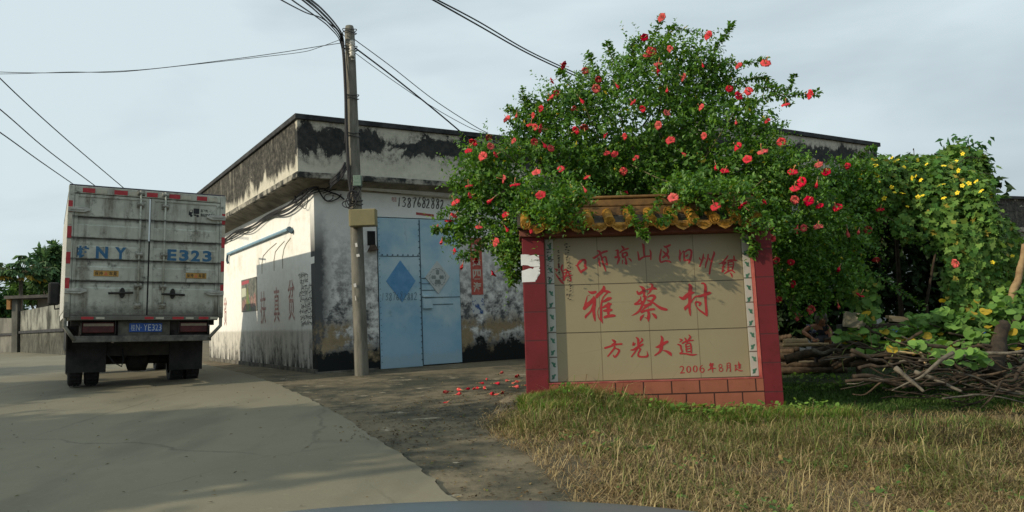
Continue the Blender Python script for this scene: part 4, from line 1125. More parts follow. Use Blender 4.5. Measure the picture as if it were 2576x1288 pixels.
SETS = [
    (2150, 940, 6.44, [  # hai kou shi qiong
        [(210, 755, 15), (260, 780, 50), (290, 790, 40), (250, 840, 15)], [(235, 880, 12), (270, 930, 35), (330, 1010, 50), (400, 1100, 55), (445, 1140, 20)],
        [(310, 645, 30), (330, 730, 40)], [(415, 670, 45), (390, 760, 50), (420, 850, 40), (440, 940, 40), (440, 1050, 50)],
        [(450, 800, 30), (510, 780, 45), (530, 850, 40), (480, 960, 40), (460, 1040, 50)], [(440, 870, 25), (520, 850, 30), (620, 825, 30)],
        [(400, 980, 20), (500, 950, 35), (600, 930, 35), (660, 925, 25)], [(560, 850, 35), (600, 930, 40), (620, 1010, 45), (625, 1080, 20), (530, 1020, 15)],
        [(740, 670, 15), (800, 700, 40), (840, 780, 50), (890, 860, 40)], [(800, 660, 50), (870, 570, 70), (960, 530, 50), (1000, 570, 55), (990, 700, 65), (1030, 740, 40), (960, 790, 60), (890, 840, 60)],
        [(1300, 300, 25), (1360, 330, 60), (1370, 390, 60)], [(1190, 480, 30), (1230, 480, 60), (1350, 400, 50), (1450, 340, 60), (1545, 315, 50)],
        [(1340, 490, 30), (1350, 600, 50), (1370, 700, 25)], [(1370, 380, 50), (1410, 470, 50), (1440, 600, 50), (1490, 740, 45), (1520, 840, 12)],
        [(1440, 480, 35), (1510, 460, 50), (1535, 560, 45), (1550, 660, 40), (1490, 620, 15)],
        [(1770, 300, 30), (1820, 300, 60), (1820, 400, 60), (1850, 500, 60), (1830, 580, 55), (1800, 650, 20)], [(1760, 470, 60), (1830, 460, 50), (1880, 480, 20)],
        [(1920, 185, 30), (1960, 230, 60), (1970, 260, 40)], [(1870, 360, 30), (1950, 290, 50), (2080, 250, 40)], [(1940, 370, 50), (1950, 470, 50), (2000, 450, 30), (2060, 420, 40)],
        [(1950, 370, 30), (2040, 350, 50), (2060, 420, 50)], [(2000, 450, 30), (2030, 560, 50), (2040, 650, 40), (1990, 600, 15)], [(1940, 550, 30), (1935, 630, 25)], [(2090, 495, 20), (2140, 530, 40), (2165, 575, 20)]]),
    (2500, 940, 5.8545, [  # shan qu jiu zhou zhen
        [(165, 115, 20), (195, 150, 55), (205, 280, 45), (215, 400, 40)], [(65, 300, 25), (85, 400, 40), (95, 490, 40), (150, 450, 45), (230, 410, 40), (350, 400, 40)], [(345, 260, 25), (365, 320, 40), (365, 400, 40), (365, 480, 30)],
        [(665, 165, 20), (710, 190, 55), (810, 145, 45)], [(605, 245, 30), (590, 350, 40), (575, 450, 45), (600, 540, 45), (700, 510, 40), (790, 520, 45), (830, 545, 25)], [(735, 215, 25), (765, 290, 50), (720, 370, 60), (650, 430, 50)], [(640, 285, 20), (700, 340, 50), (770, 410, 55), (780, 460, 30)],
        [(1030, 260, 25), (1045, 340, 45), (1030, 440, 50), (1045, 520, 20)], [(1060, 380, 10), (1100, 300, 20), (1130, 290, 30), (1135, 400, 40), (1140, 500, 45)], [(1160, 300, 35), (1230, 255, 40), (1300, 280, 50), (1295, 400, 50), (1265, 500, 55), (1240, 570, 20)], [(1180, 400, 40), (1220, 370, 30)], [(1140, 500, 45), (1210, 490, 35), (1260, 500, 40)],
        [(1490, 440, 30), (1510, 490, 25)], [(1580, 350, 20), (1570, 440, 45), (1530, 550, 45), (1495, 635, 35)], [(1540, 480, 15), (1600, 440, 20), (1620, 470, 20)], [(1690, 365, 35), (1675, 470, 40), (1640, 570, 40), (1625, 670, 20)], [(1650, 460, 15), (1710, 450, 25), (1730, 500, 25)], [(1820, 300, 30), (1825, 350, 50), (1780, 480, 45), (1740, 650, 40), (1720, 800, 40), (1712, 825, 15)],
        [(2140, 395, 30), (2090, 470, 40), (2010, 550, 30), (1930, 580, 12)], [(2020, 570, 30), (2100, 540, 40), (2050, 600, 30)], [(2010, 660, 25), (2070, 640, 30)], [(2040, 560, 30), (2030, 680, 35), (2010, 770, 30), (2060, 720, 25)], [(2130, 510, 25), (2220, 490, 40), (2340, 500, 30)], [(2280, 400, 30), (2290, 470, 40)],
        [(2150, 540, 30), (2150, 650, 35), (2140, 750, 35)], [(2160, 540, 25), (2260, 530, 35), (2270, 620, 35), (2240, 720, 35)], [(2170, 600, 20), (2250, 590, 20)], [(2170, 660, 20), (2250, 650, 20)], [(2070, 800, 30), (2150, 750, 40), (2230, 730, 35), (2300, 780, 25)], [(2190, 780, 15), (2230, 830, 40), (2240, 885, 20)]]),
    (2260, 1090, 6.44, [  # ya
        [(350, 360, 10), (440, 405, 70), (540, 385, 70)], [(400, 455, 12), (340, 485, 10), (325, 530, 25), (300, 640, 40), (285, 700, 60)], [(265, 800, 90), (330, 720, 110), (430, 640, 100), (500, 560, 100), (500, 510, 50)],
        [(530, 570, 60), (515, 700, 85), (500, 850, 80), (515, 1000, 70), (535, 1120, 25)], [(480, 700, 30), (440, 850, 50), (370, 930, 55), (300, 1000, 60), (290, 1050, 20)],
        [(755, 245, 50), (755, 310, 90), (690, 390, 90), (590, 480, 90), (575, 520, 60)], [(760, 360, 60), (850, 370, 60), (910, 390, 40)], [(850, 400, 40), (760, 490, 35), (710, 600, 40), (690, 750, 55), (690, 900, 60), (690, 1050, 60), (725, 1175, 20)],
        [(640, 770, 12), (605, 850, 15), (605, 950, 18), (640, 1060, 25), (700, 1130, 30)], [(700, 640, 40), (780, 610, 60), (870, 560, 90), (930, 540, 60)], [(735, 780, 40), (820, 730, 80), (930, 690, 60)], [(880, 690, 90), (870, 800, 90), (870, 940, 60)],
        [(760, 860, 50), (850, 850, 80), (940, 840, 70)], [(775, 1025, 60), (850, 1000, 75), (960, 985, 75), (1030, 985, 55)]]),
    (2460, 1090, 6.44, [  # cai cun
        [(380, 240, 20), (440, 270, 70), (480, 330, 90), (490, 430, 60), (480, 500, 40)], [(315, 370, 40), (350, 430, 70), (430, 390, 70), (490, 350, 60)], [(540, 325, 20), (640, 310, 60), (740, 290, 70), (810, 315, 20)],
        [(620, 190, 14), (670, 180, 30), (700, 220, 60), (670, 310, 60), (630, 390, 40), (570, 450, 15)], [(395, 490, 15), (400, 560, 40), (330, 640, 50), (265, 690, 60)], [(265, 690, 60), (350, 690, 40), (430, 660, 60)],
        [(460, 500, 30), (520, 500, 80), (500, 600, 60), (450, 700, 60), (390, 830, 60), (300, 920, 50), (170, 985, 8)], [(350, 590, 30), (430, 620, 40), (470, 660, 40)], [(590, 520, 25), (640, 480, 45), (730, 480, 70), (760, 520, 70), (700, 600, 60), (650, 680, 70), (540, 750, 70), (440, 850, 20)],
        [(560, 590, 20), (650, 620, 60), (740, 670, 50), (830, 740, 60), (930, 800, 80), (1060, 830, 60), (1080, 825, 20)], [(480, 720, 30), (570, 710, 50), (650, 700, 60)], [(430, 890, 70), (520, 860, 50), (640, 830, 60), (740, 820, 55)],
        [(590, 850, 60), (610, 950, 70), (600, 1040, 80), (600, 1130, 20)], [(500, 1025, 10), (560, 1050, 30), (600, 1090, 30)], [(490, 950, 10), (420, 1030, 70), (395, 1110, 20)], [(690, 930, 20), (750, 970, 70), (785, 1030, 60), (790, 1065, 15)],
        [(1640, 200, 60), (1670, 270, 100), (1650, 400, 90), (1650, 560, 85), (1640, 750, 60), (1650, 880, 60), (1665, 985, 20)], [(1375, 500, 15), (1480, 550, 90), (1580, 470, 100), (1680, 410, 90), (1760, 400, 30)], [(1630, 640, 30), (1600, 720, 50), (1540, 790, 85), (1530, 845, 20)],
        [(1690, 640, 30), (1720, 580, 30), (1790, 500, 35), (1900, 490, 60), (2030, 450, 70), (2140, 410, 80), (2185, 410, 30)], [(1950, 165, 35), (2000, 165, 45), (2040, 220, 60), (2045, 350, 75), (2045, 500, 70), (2055, 700, 55), (2070, 850, 65), (2075, 950, 60), (2085, 1005, 15)],
        [(2085, 1000, 15), (2000, 920, 50), (1900, 850, 40), (1820, 760, 25), (1790, 690, 25), (1800, 640, 40), (1860, 640, 50), (1920, 670, 60), (1890, 720, 50)]]),
    (2360, 1290, 6.1333, [  # fang guang da dao
        [(305, 290, 20), (350, 320, 60), (380, 360, 50), (290, 405, 12)], [(140, 490, 50), (240, 460, 50), (380, 410, 45), (535, 395, 50)], [(350, 440, 30), (370, 480, 50), (290, 590, 45), (205, 690, 35)], [(380, 500, 30), (440, 520, 40), (480, 550, 50), (440, 640, 50), (370, 710, 50), (330, 650, 15)],
        [(885, 235, 20), (935, 280, 60), (935, 380, 50), (940, 480, 50)], [(820, 340, 15), (820, 420, 60), (860, 380, 30)], [(1015, 255, 20), (1040, 300, 45), (980, 370, 35), (940, 420, 30)], [(755, 540, 20), (830, 530, 50), (930, 470, 60), (1045, 405, 50)], [(920, 500, 35), (850, 600, 40), (775, 700, 30)],
        [(960, 500, 30), (990, 520, 45), (940, 620, 40), (950, 690, 50), (1050, 705, 40), (1160, 690, 50), (1160, 620, 25), (1145, 560, 8)], [(1490, 205, 30), (1520, 270, 65), (1500, 370, 70), (1495, 480, 90), (1460, 580, 60), (1340, 670, 30)], [(1360, 470, 20), (1430, 460, 70), (1540, 390, 80), (1640, 340, 60)], [(1530, 550, 15), (1620, 570, 50), (1710, 630, 75), (1740, 680, 20)],
        [(1930, 270, 15), (1990, 300, 45), (1930, 355, 10)], [(1895, 405, 30), (1960, 430, 45), (1970, 500, 40), (2000, 580, 40), (1950, 620, 40)], [(1950, 630, 30), (2080, 630, 35), (2250, 660, 45), (2360, 640, 12)], [(2060, 240, 15), (2090, 290, 40), (2110, 340, 30)], [(2160, 175, 20), (2200, 230, 45), (2150, 290, 40), (2110, 360, 30)],
        [(2000, 375, 35), (2120, 320, 40), (2265, 305, 30)], [(2080, 400, 30), (2095, 500, 35), (2105, 580, 35)], [(2090, 400, 25), (2180, 370, 35), (2210, 450, 40), (2220, 610, 30)], [(2110, 460, 25), (2170, 440, 25)], [(2110, 515, 25), (2180, 500, 25)], [(2110, 585, 25), (2200, 570, 25)]]),
    (2650, 1410, 8.587, [  # 2006 nian 8 yue jian
        [(225, 325, 14), (260, 285, 30), (330, 290, 40), (350, 340, 38), (320, 420, 35), (260, 505, 30)], [(250, 505, 35), (380, 495, 35)],
        [(530 + 62 * math.sin(t), 380 - 105 * math.cos(t), 20 + 22 * abs(math.sin(t))) for t in [k * math.pi / 6 for k in range(13)]], [(750 + 62 * math.sin(t), 365 - 105 * math.cos(t), 20 + 22 * abs(math.sin(t))) for t in [k * math.pi / 6 for k in range(13)]],
        [(1005, 235, 15), (930, 290, 35), (910, 390, 38), (950, 470, 30), (1010, 480, 28), (1050, 410, 36), (1010, 335, 28), (930, 370, 20)],
        [(1270, 165, 30), (1250, 220, 50)], [(1250, 200, 35), (1360, 190, 40)], [(1240, 250, 35), (1360, 235, 30)], [(1190, 405, 35), (1300, 350, 40), (1430, 345, 30)], [(1310, 200, 40), (1330, 340, 45), (1345, 490, 20)], [(1270, 260, 30), (1270, 350, 30)],
        [(1600 + 52 * math.sin(t), 265 - 56 * math.cos(t), 24) for t in [k * math.pi / 5 for k in range(11)]], [(1620 + 60 * math.sin(t), 388 - 62 * math.cos(t), 26) for t in [k * math.pi / 5 for k in range(11)]],
        [(1820, 190, 25), (1830, 330, 30), (1805, 450, 20)], [(1830, 180, 25), (1920, 165, 30), (1930, 300, 35), (1945, 455, 25), (1900, 420, 10)], [(1840, 260, 20), (1900, 250, 20)], [(1840, 330, 20), (1900, 320, 20)],
        [(2205, 120, 20), (2240, 220, 45), (2250, 350, 35)], [(2190, 210, 20), (2290, 215, 25)], [(2180, 260, 20), (2290, 250, 25)], [(2180, 310, 20), (2300, 300, 20)], [(2200, 350, 18), (2290, 345, 18)], [(2080, 250, 20), (2130, 230, 30), (2110, 310, 30), (2140, 360, 30), (2090, 435, 20)], [(2080, 370, 20), (2150, 370, 30), (2230, 415, 35), (2300, 430, 35), (2365, 420, 12)]]),
]
M_sign_red = var('sign_red_paint', (0.29, 0.020, 0.022), (0.36, 0.030, 0.030), 14, 0.45, 0)
lines = [MB(), MB(), MB(), MB()]
for si, (ox, oy, s, sts) in enumerate(SETS):
    fn = lambda x, y, off: tuple(SF.on(1, -off, (ox + x / s) * .63889, (oy + y / s) * .63889))
    for k, stt in enumerate(sts):
        stroke(lines[(0, 0, 1, 1, 2, 3)[si]], stt, fn, 0.002 + 0.00012 * (k % 25))
for mb in lines:
    mb.build('inscription', M_sign_red, sgn)
nt_ = MB()
r4 = random.Random(5)
for cx, w, z0, z1 in ((-1.255, .05, 1.65, 2.10), (-1.03, .05, 1.42, 2.10), (-1.14, .012, 1.70, 2.02)):
    z = z1
    while z > z0:
        for q in range(3):
            x = cx + r4.uniform(-w, w) * .6
            zz = z + r4.uniform(-.02, .02)
            nt_.add([(x - .012 * r4.random(), -.0145, zz), (x + .012, -.0145, zz + .004), (x + .010, -.0145, zz + .004 + .012 * r4.random()), (x - .008, -.0145, zz + .009)], [(0, 1, 2, 3)])
        z -= 0.035
nt_.build('faded_notice', M_ink, sgn)
# tile roof
M_glaze = var('yellow_glaze', (0.21, 0.10, 0.015), (0.44, 0.23, 0.036), 14, 0.38, 0.6, lo=0.38, hi=0.6, detail=4)
M_glaze2 = var('weathered_glaze', (0.07, 0.036, 0.012), (0.22, 0.115, 0.032), 4, 0.55, 0.4)
M_beam = var('red_brown_beam', (0.13, 0.045, 0.032), (0.22, 0.085, 0.06), 5, 0.8, 0.2)
MB().box(-1.62, 1.50, -0.17, 0.24, 2.20, 2.285).build('eave_beam', M_beam, sgn, bevel=0.008)
rf = MB()
rf.add([(x, y, z) for x in (-1.64, 1.34) for y, z in ((-0.30, 2.29), (-0.30, 2.315), (0.02, 2.53), (0.34, 2.315), (0.34, 2.29))], [tuple(range(5)), tuple(range(9, 4, -1))] + [(i, i + 5, (i + 1) % 5 + 5, (i + 1) % 5) for i in range(5)])
roof = rf.build('roof', var('roof_mortar', (0.02, 0.018, 0.014), (0.07, 0.06, 0.045), 12, 0.9, 0.5), sgn)
MB().box(-1.52, 1.30, -0.10, 0.14, 2.44, 2.56).box(-1.53, 1.31, -0.085, 0.125, 2.565, 2.66).box(-1.55, 1.33, -0.105, 0.145, 2.663, 2.70).build('ridge', M_glaze2, roof, bevel=0.015)
bt, dt, dc = MB(), MB(), MB()
for k in range(-6, 6):
    x = -0.025 + 0.2525 * k
    bt.tube([(x, -0.34, 2.325), (x, -0.32, 2.335), (x, -0.08, 2.485)], [0.058, 0.062, 0.062], 14)
    bt.tube([(x, 0.38, 2.325), (x, 0.12, 2.485)], 0.060, 12)
    dc.tube([(x, -0.354, 2.318), (x, -0.342, 2.324)], 0.068, 18)
    dc.tube([(x + .05 * math.cos(t), -0.357, 2.319 + .05 * math.sin(t)) for t in [q * math.pi / 8 for q in range(17)]], 0.006, 5)
    for q in range(9):
        t = q * 2.4
        rr = 0.010 + 0.003 * q
        dc.tube([(x + rr * math.cos(t), -0.358, 2.318 + rr * math.sin(t)), (x + rr * math.cos(t + .8) * 1.1, -0.358, 2.318 + rr * 1.1 * math.sin(t + .8))], 0.005, 4)
    if k < 5:
        c = x + 0.126
        out = [(c - 0.10, 2.315)] + [(c + 0.10 * math.cos(t), 2.285 - (0.075 + (0.012 if q == 4 else 0)) * math.sin(t)) for q, t in [(q, math.pi - math.pi * q / 8) for q in range(9)]] + [(c + 0.10, 2.315)]
        dt.prism(out, -0.335, -0.318)
        for q in range(5):
            rr = 0.03 + 0.014 * q
            dt.tube([(c + rr * math.cos(t), -0.337, 2.30 - rr * .72 * math.sin(t)) for t in [math.pi * (.1 + .8 * w / 6) for w in range(7)]], 0.0045, 4)
bt.build('barrel_tiles', M_glaze, roof, True)
dc.build('tile_discs', M_glaze, roof)
dt.build('drip_tiles', M_glaze, roof)

# ------------------------------------------------------------------ the bonnet of the car the photo is taken from
cart = tag(empty('car', None, (0, 0, 0)), 'blue grey car bonnet edge curving along the foot of the view on the road', 'car')
bv, bf_ = [], []
nx_, ny_ = 36, 22
for j in range(ny_ + 1):
    for i in range(nx_ + 1):
        u = -1 + 2 * i / nx_
        t = j / ny_
        front = 1.93 - 0.30 * abs(u) ** 2.6
        y = 0.75 + t * (front - 0.75)
        x = -0.22 + u * (1.04 - 0.06 * t)
        z = 1.022 - 0.070 * u * u - 0.025 * abs(u) ** 6 - 0.10 * t ** 2 - 0.24 * max(0, (t - .86) / .14) ** 2
        bv.append((x, y, z))
for j in range(ny_):
    for i in range(nx_):
        a = j * (nx_ + 1) + i
        bf_.append((a, a + 1, a + nx_ + 2, a + nx_ + 1))
me = bpy.data.meshes.new('bonnet')
me.from_pydata(bv, [], bf_)
M_carp = var('blue_grey_car_paint', (0.10, 0.13, 0.15), (0.115, 0.145, 0.165), 2, 0.28, 0, 0.2)
bo = link('bonnet', me, M_carp, cart, True)
sm_ = bo.modifiers.new('thickness', 'SOLIDIFY')
sm_.thickness = 0.012
MB().box(-1.1, 0.66, 1.28, 1.55, 0.25, 0.70).box(-1.2, -1.1, 0.2, 1.3, 0.3, 0.85).box(0.66, 0.76, 0.2, 1.3, 0.3, 0.85).build('body', M_carp, cart, bevel=0.05)
for x in (-1.03, 0.60):
    MB().tube([(x - .1, 0.95, 0.31), (x + .1, 0.95, 0.31)], 0.30, 24).build('wheel', M_black, cart, True)

# ------------------------------------------------------------------ far left: walls and gatehouse
M_grey, _nt, _bs = mk('stained_grey_wall')
_n, _n2 = noise(_nt, 0.9, 8, 0.7, (1, 1, 0.6)), noise(_nt, 5, 8, 0.75, (1, 1, 0.5))
_c = ramp(_nt, _n, (0.40, (0.05, 0.052, 0.045)), (0.56, (0.27, 0.275, 0.24)))
_c = mixc(_nt, mapr(_nt, mth(_nt, 'ADD', xyz(_nt)[2], mth(_nt, 'MULTIPLY', _n2, 0.9)), 2.15, 1.75, 0, 0.85), _c, ramp(_nt, _n2, (0.4, (0.025, 0.027, 0.022)), (0.68, (0.13, 0.13, 0.105))))
plug(_nt, _bs, _c, 0.95, 0, 0.1)
M_grey2 = var('pale_grey_wall', (0.07, 0.07, 0.06), (0.22, 0.215, 0.185), 0.8, 0.95, 0.2, sc3=(1, 1, 0.5))


def wall_between(p, q, zt0, zt1, th, name, mat, label):
    p, q = Vector((p.x, p.y)), Vector((q.x, q.y))
    n = Vector((-(q - p).y, (q - p).x)).normalized() * th
    r = tag(empty(name, None, (p.x, p.y, 0)), label, 'wall')
    mb = MB()
    c = [(0, 0), tuple(q - p), tuple(q - p + n), tuple(n)]
    zs = [zt0, zt1, zt1, zt0]
    mb.add([(a, b, 0) for a, b in c] + [(a, b, zs[i]) for i, (a, b) in enumerate(c)], [(0, 1, 5, 4), (1, 2, 6, 5), (2, 3, 7, 6), (3, 0, 4, 7), (4, 5, 6, 7)])
    mb.build('wall_body', mat, r)
    mb = MB()
    off = n * 0.35
    z0 = 0.55 * zt0
    mb.add([(a - off.x, b - off.y, z) for z in (z0, z0 + .13) for a, b in ((0, 0), tuple(q - p))] + [(a + off.x, b + off.y, z) for z in (z0, z0 + .13) for a, b in ((0, 0), tuple(q - p))], [(0, 1, 3, 2), (2, 3, 7, 6), (4, 5, 1, 0)])
    mb.build('ledge', M_cap, r)
    return r


pA, pB, pC = W(49, 884, 42), W(165, 893, 33), W(-70, 886, 47)
zA, zB, zC = W(49, 783, 42).z, W(165, 762, 33).z, W(-70, 800, 47).z
wall_between(pA, pB, zA, zB, 0.25, 'boundary_wall', M_grey, 'black streaked grey boundary wall rising towards the truck at the left')
wall_between(pC, pA, zC, W(40, 802, 42.5).z, 0.25, 'boundary_wall', M_grey2, 'lower pale grey wall at the far left edge beyond the gate pillar')
gh = tag(empty('gatehouse', None, (pA.x, pA.y, 0)), 'small gate shelter with a dark slab roof on a grey pillar, behind the streaked wall', 'gatehouse')
zP = W(43, 752, 42).z
MB().box(-0.28, 0.02, -0.25, 0.05, 0, zP).build('pillar', M_grey2, gh)
MB().box(-0.55, 2.6, -0.5, 2.5, zP, zP + 0.16).build('roof', var('dark_slab', (0.05, 0.05, 0.045), (0.12, 0.11, 0.1), 3, 0.9, 0.2), gh)
MB().box(0.4, 2.5, 0.9, 1.1, 0, zP).build('wall', var('beige_wall', (0.26, 0.23, 0.18), (0.36, 0.32, 0.26), 2, 0.9, 0.2), gh)
MB().box(-0.50, -0.30, -0.35, 0.6, zP - 0.55, zP - 0.02).build('eave_lining', var('orange_timber', (0.22, 0.10, 0.03), (0.36, 0.2, 0.07), 5, 0.8, 0.1), gh)

# ------------------------------------------------------------------ foliage tools
def nrm(a):
    return a / np.maximum(np.linalg.norm(a, axis=-1, keepdims=True), 1e-9)


def rnd_dirs(n):
    return nrm(rng.normal(size=(n, 3)))


def simple_leaves(P, D, U, L, Wd, fold=0.12, droop=0.12):
    """folded pointed leaves: 4 vertices, 2 triangles each"""
    S = nrm(np.cross(D, U))
    N = np.cross(S, D)
    L_, W_ = L[:, None], Wd[:, None]
    V = np.stack([P, P + D * L_ * .45 + S * W_ * .5 + N * L_ * fold, P + D * L_ - N * L_ * droop, P + D * L_ * .45 - S * W_ * .5 + N * L_ * fold], 1)
    b = np.arange(len(P))[:, None] * 4
    T = np.concatenate([b + [0, 1, 2], b + [0, 2, 3]], 1).reshape(-1, 3)
    return V.reshape(-1, 3), T


LOBE = np.array([(0.0, 0.0), (0.42, -0.10), (0.50, 0.22), (0.34, 0.34), (0.46, 0.66), (0.18, 0.62), (0.0, 1.0), (-0.18, 0.62), (-0.46, 0.66), (-0.34, 0.34), (-0.50, 0.22), (-0.42, -0.10)])
ROUND = np.array([(0.0, 0.0), (0.34, -0.10), (0.54, 0.18), (0.56, 0.50), (0.36, 0.80), (0.10, 0.92), (0.0, 0.95), (-0.10, 0.92), (-0.36, 0.80), (-0.56, 0.50), (-0.54, 0.18), (-0.34, -0.10)])


def broad_leaves(P, D, U, L, shape=LOBE, cup=0.18):
    S = nrm(np.cross(D, U))
    N = np.cross(S, D)
    n = len(shape)
    cen = P + D * (L * .35)[:, None]
    V = [cen]
    for a, b in shape:
        h = cup * abs(a) - 0.10 * max(0, b - .4)
        V.append(P + D * (L * b)[:, None] + S * (L * a)[:, None] + N * (L * h)[:, None])
    V = np.stack(V, 1)
    m = n + 1
    b0 = np.arange(len(P))[:, None, None] * m
    tri = np.array([(0, 1 + i, 1 + (i + 1) % n) for i in range(n)])[None]
    return V.reshape(-1, 3), (b0 + tri).reshape(-1, 3), m


def leaf_cols(n, a, b, c=None, pc=0.0, spread=0.25):
    t = rng.random((n, 1))
    col = np.array(a) * (1 - t) + np.array(b) * t
    col = col * (1 + spread * rng.normal(size=(n, 1)).clip(-1.5, 1.5))
    if c is not None:
        k = rng.random(n) < pc
        col[k] = np.array(c) * (0.8 + 0.4 * rng.random((k.sum(), 1)))
    return col.clip(0.004, 1)


class Blob:
    def __init__(s, px, py, rx, ry, Y, depth=0.75):
        s.c = np.array(W(px, py, Y))
        s.r = np.array([rx * Y / FPX, (rx + ry) / 2 * Y / FPX * depth, ry * Y / FPX])

    def surf(s, n):
        d = rnd_dirs(n)
        return s.c + d * s.r, nrm(d / s.r)


def inside_any(P, blobs, k=0.9):
    m = np.zeros(len(P), bool)
    for b in blobs:
        m |= (((P - b.c) / (b.r * k)) ** 2).sum(1) < 1
    return m


def shoots(start, dirs, length, n, leaf, grav=0.25, w=0.55, jit=0.9):
    """leafy shoots: returns leaf arrays P, D, U, L"""
    P, D, U, L = [], [], [], []
    ph = rng.random(len(start)) * 6.28
    up = np.array([0, 0, 1.0])
    for i in range(n):
        s = (i + rng.random(len(start)) * .5) / n
        q = start + dirs * (length * s)[:, None] - up * (grav * length * s * s)[:, None]
        t = nrm(dirs - up * (2 * grav * s)[:, None])
        a = nrm(np.cross(t, up + 0.01))
        b = np.cross(a, t)
        ang = ph + i * 2.4
        rdl = a * np.cos(ang)[:, None] + b * np.sin(ang)[:, None]
        d = nrm(t * .45 + rdl * .85 + up * .12 + rng.normal(size=t.shape) * .2)
        P.append(q)
        D.append(d)
        U.append(nrm(up * .8 + t * .5 + rng.normal(size=t.shape) * .35 + np.array(SUN) * .5))
        L.append(leaf * (0.55 + 0.75 * rng.random(len(start))) * (1 - 0.45 * s))
    return np.concatenate(P), np.concatenate(D), np.concatenate(U), np.concatenate(L)


M_leaf = vcol('hibiscus_leaf', 0.42, 0.36, 0.3)
M_vine = vcol('vine_leaf', 0.6, 0.30, 0.2)
M_tree = vcol('tree_leaf', 0.6, 0.25, 0.2)
M_grass = vcol('grass_blade', 0.7, 0.30, 0.15)
M_petal = var('hibiscus_petal', (0.50, 0.014, 0.018), (0.66, 0.036, 0.036), 30, 0.6, 0)
M_petal.node_tree.nodes['Principled BSDF'].inputs['Specular IOR Level'].default_value = 0.05
M_pist = var('hibiscus_pistil', (0.70, 0.25, 0.14), (0.75, 0.38, 0.18), 30, 0.6, 0)
M_yel = var('yellow_petal', (0.80, 0.58, 0.02), (0.88, 0.68, 0.04), 20, 0.6, 0)
M_stem = var('green_brown_stem', (0.08, 0.08, 0.035), (0.17, 0.15, 0.08), 9, 0.8, 0.2)


_pn = M_petal.node_tree
_bs = _pn.nodes['Principled BSDF']
_lk = _bs.inputs['Base Color'].links[0].from_socket
_oi = nd(_pn, 'ShaderNodeObjectInfo').outputs['Random']
_hs = nd(_pn, 'ShaderNodeHueSaturation', Hue=mapr(_pn, _oi, 0, 1, 0.490, 0.504), Saturation=mapr(_pn, _oi, 1, 0, 0.85, 1.05), Value=mapr(_pn, mth(_pn, 'FRACT', mth(_pn, 'MULTIPLY', _oi, 7.3)), 0, 1, 0.72, 1.12), Color=_lk).outputs[0]
_pn.links.new(_hs, _bs.inputs['Base Color'])


def flower_mesh(seed, droop=0.0, closed=False):
    """five overlapping ruffled petals round a throat, and the long pistil; facing +Z, about 0.12 m across"""
    r = random.Random(seed)
    mb, mp_ = MB(), MB()
    for k in range(5):
        a = 2 * math.pi * k / 5 + r.uniform(-.1, .1)
        ro = 0.058 * r.uniform(.88, 1.1)
        rows = []
        for j, (q, w, z) in enumerate(((0.006, 0.004, -0.02), (0.028, 0.020, 0.004), (0.75 * ro + .01, 0.036, 0.016), (ro, 0.026, 0.006))):
            if closed:
                q, z = q * .32, 0.02 + j * .026
                w *= .45
            row = []
            for i in range(4):
                u = -1 + 2 * i / 3
                rr = q - (0.012 * u * u if j == 3 else 0)
                x, y = rr, u * w
                zz = z + 0.006 * math.sin(u * 4 + j * 2 + k) + 0.002 * k + (-droop * q)
                row.append((x * math.cos(a) - y * math.sin(a), x * math.sin(a) + y * math.cos(a), zz))
            rows.append(row)
        mb.add([p for row in rows for p in row], [(j * 4 + i, j * 4 + i + 1, (j + 1) * 4 + i + 1, (j + 1) * 4 + i) for j in range(3) for i in range(3)])
    me = bpy.data.meshes.new('flower')
    pi = MB().tube([(0, 0, -0.02), (0.003, 0.002, 0.03), (0.012, 0.004, 0.065), (0.02, 0.01, 0.082)], [.004, .0035, .0035, .006], 5)
    cx = MB().tube([(0, 0, -0.045), (0, 0, -0.02), (0, 0, 0.0)], [.005, .010, .007], 6)
    n0 = len(mb.f)
    mb.add(pi.v, pi.f)
    n1 = len(mb.f)
    mb.add(cx.v, cx.f)
    me.from_pydata(mb.v, [], mb.f)
    me.materials.append(M_petal)
    me.materials.append(M_pist)
    me.materials.append(M_stem)
    for i, p in enumerate(me.polygons):
        p.material_index = 0 if i < n0 else (1 if i < n1 else 2)
        p.use_smooth = True
    return me


FM = [flower_mesh(k, 0.25 * (k % 3)) for k in range(5)]
FC = [flower_mesh(20 + k, 0, True) for k in range(2)]


def front_hit(px, py, blobs):
    """depth at which a sight line first meets the leafy volume"""
    d = np.array(ray(px, py))
    e = np.array(EYE)
    best = None
    for b in blobs:
        A = ((d / b.r) ** 2).sum()
        Bq = (d * (e - b.c) / b.r ** 2).sum()
        C = (((e - b.c) / b.r) ** 2).sum() - 1
        D = Bq * Bq - A * C
        if D >= 0:
            t = (-Bq - math.sqrt(D)) / A
            best = t if best is None else min(best, t)
    return (Vector(e + d * best) if best else None)


def add_flowers(root, pts, blobs, dflt, name='flower', meshes=None, out=0.10, scale=1.0, limit=100, up=0.25):
    r = random.Random(len(pts))
    for k, (px, py) in enumerate(pts[:limit]):
        p = front_hit(px, py, blobs) or W(px, py, dflt)
        d = ray(px, py).normalized()
        p = p - d * out
        ms = meshes or FM
        me = ms[r.randrange(len(ms))]
        if meshes is None and r.random() < 0.13:
            me = FC[r.randrange(2)]
        o = bpy.data.objects.new(name, me)
        sc.collection.objects.link(o)
        o.parent = root
        f = (-d * 0.75 + Vector((-0.35 + r.gauss(0, .75), r.gauss(0, .35), up + r.gauss(0, .6)))).normalized()
        if me in FC:
            f = Vector((r.gauss(0, .5), r.gauss(0, .4) - .2, -1)).normalized()
        o.rotation_euler = f.to_track_quat('Z', 'Y').to_euler()
        o.location = p - root.location
        o.scale = [scale * r.uniform(.78, 1.22)] * 3


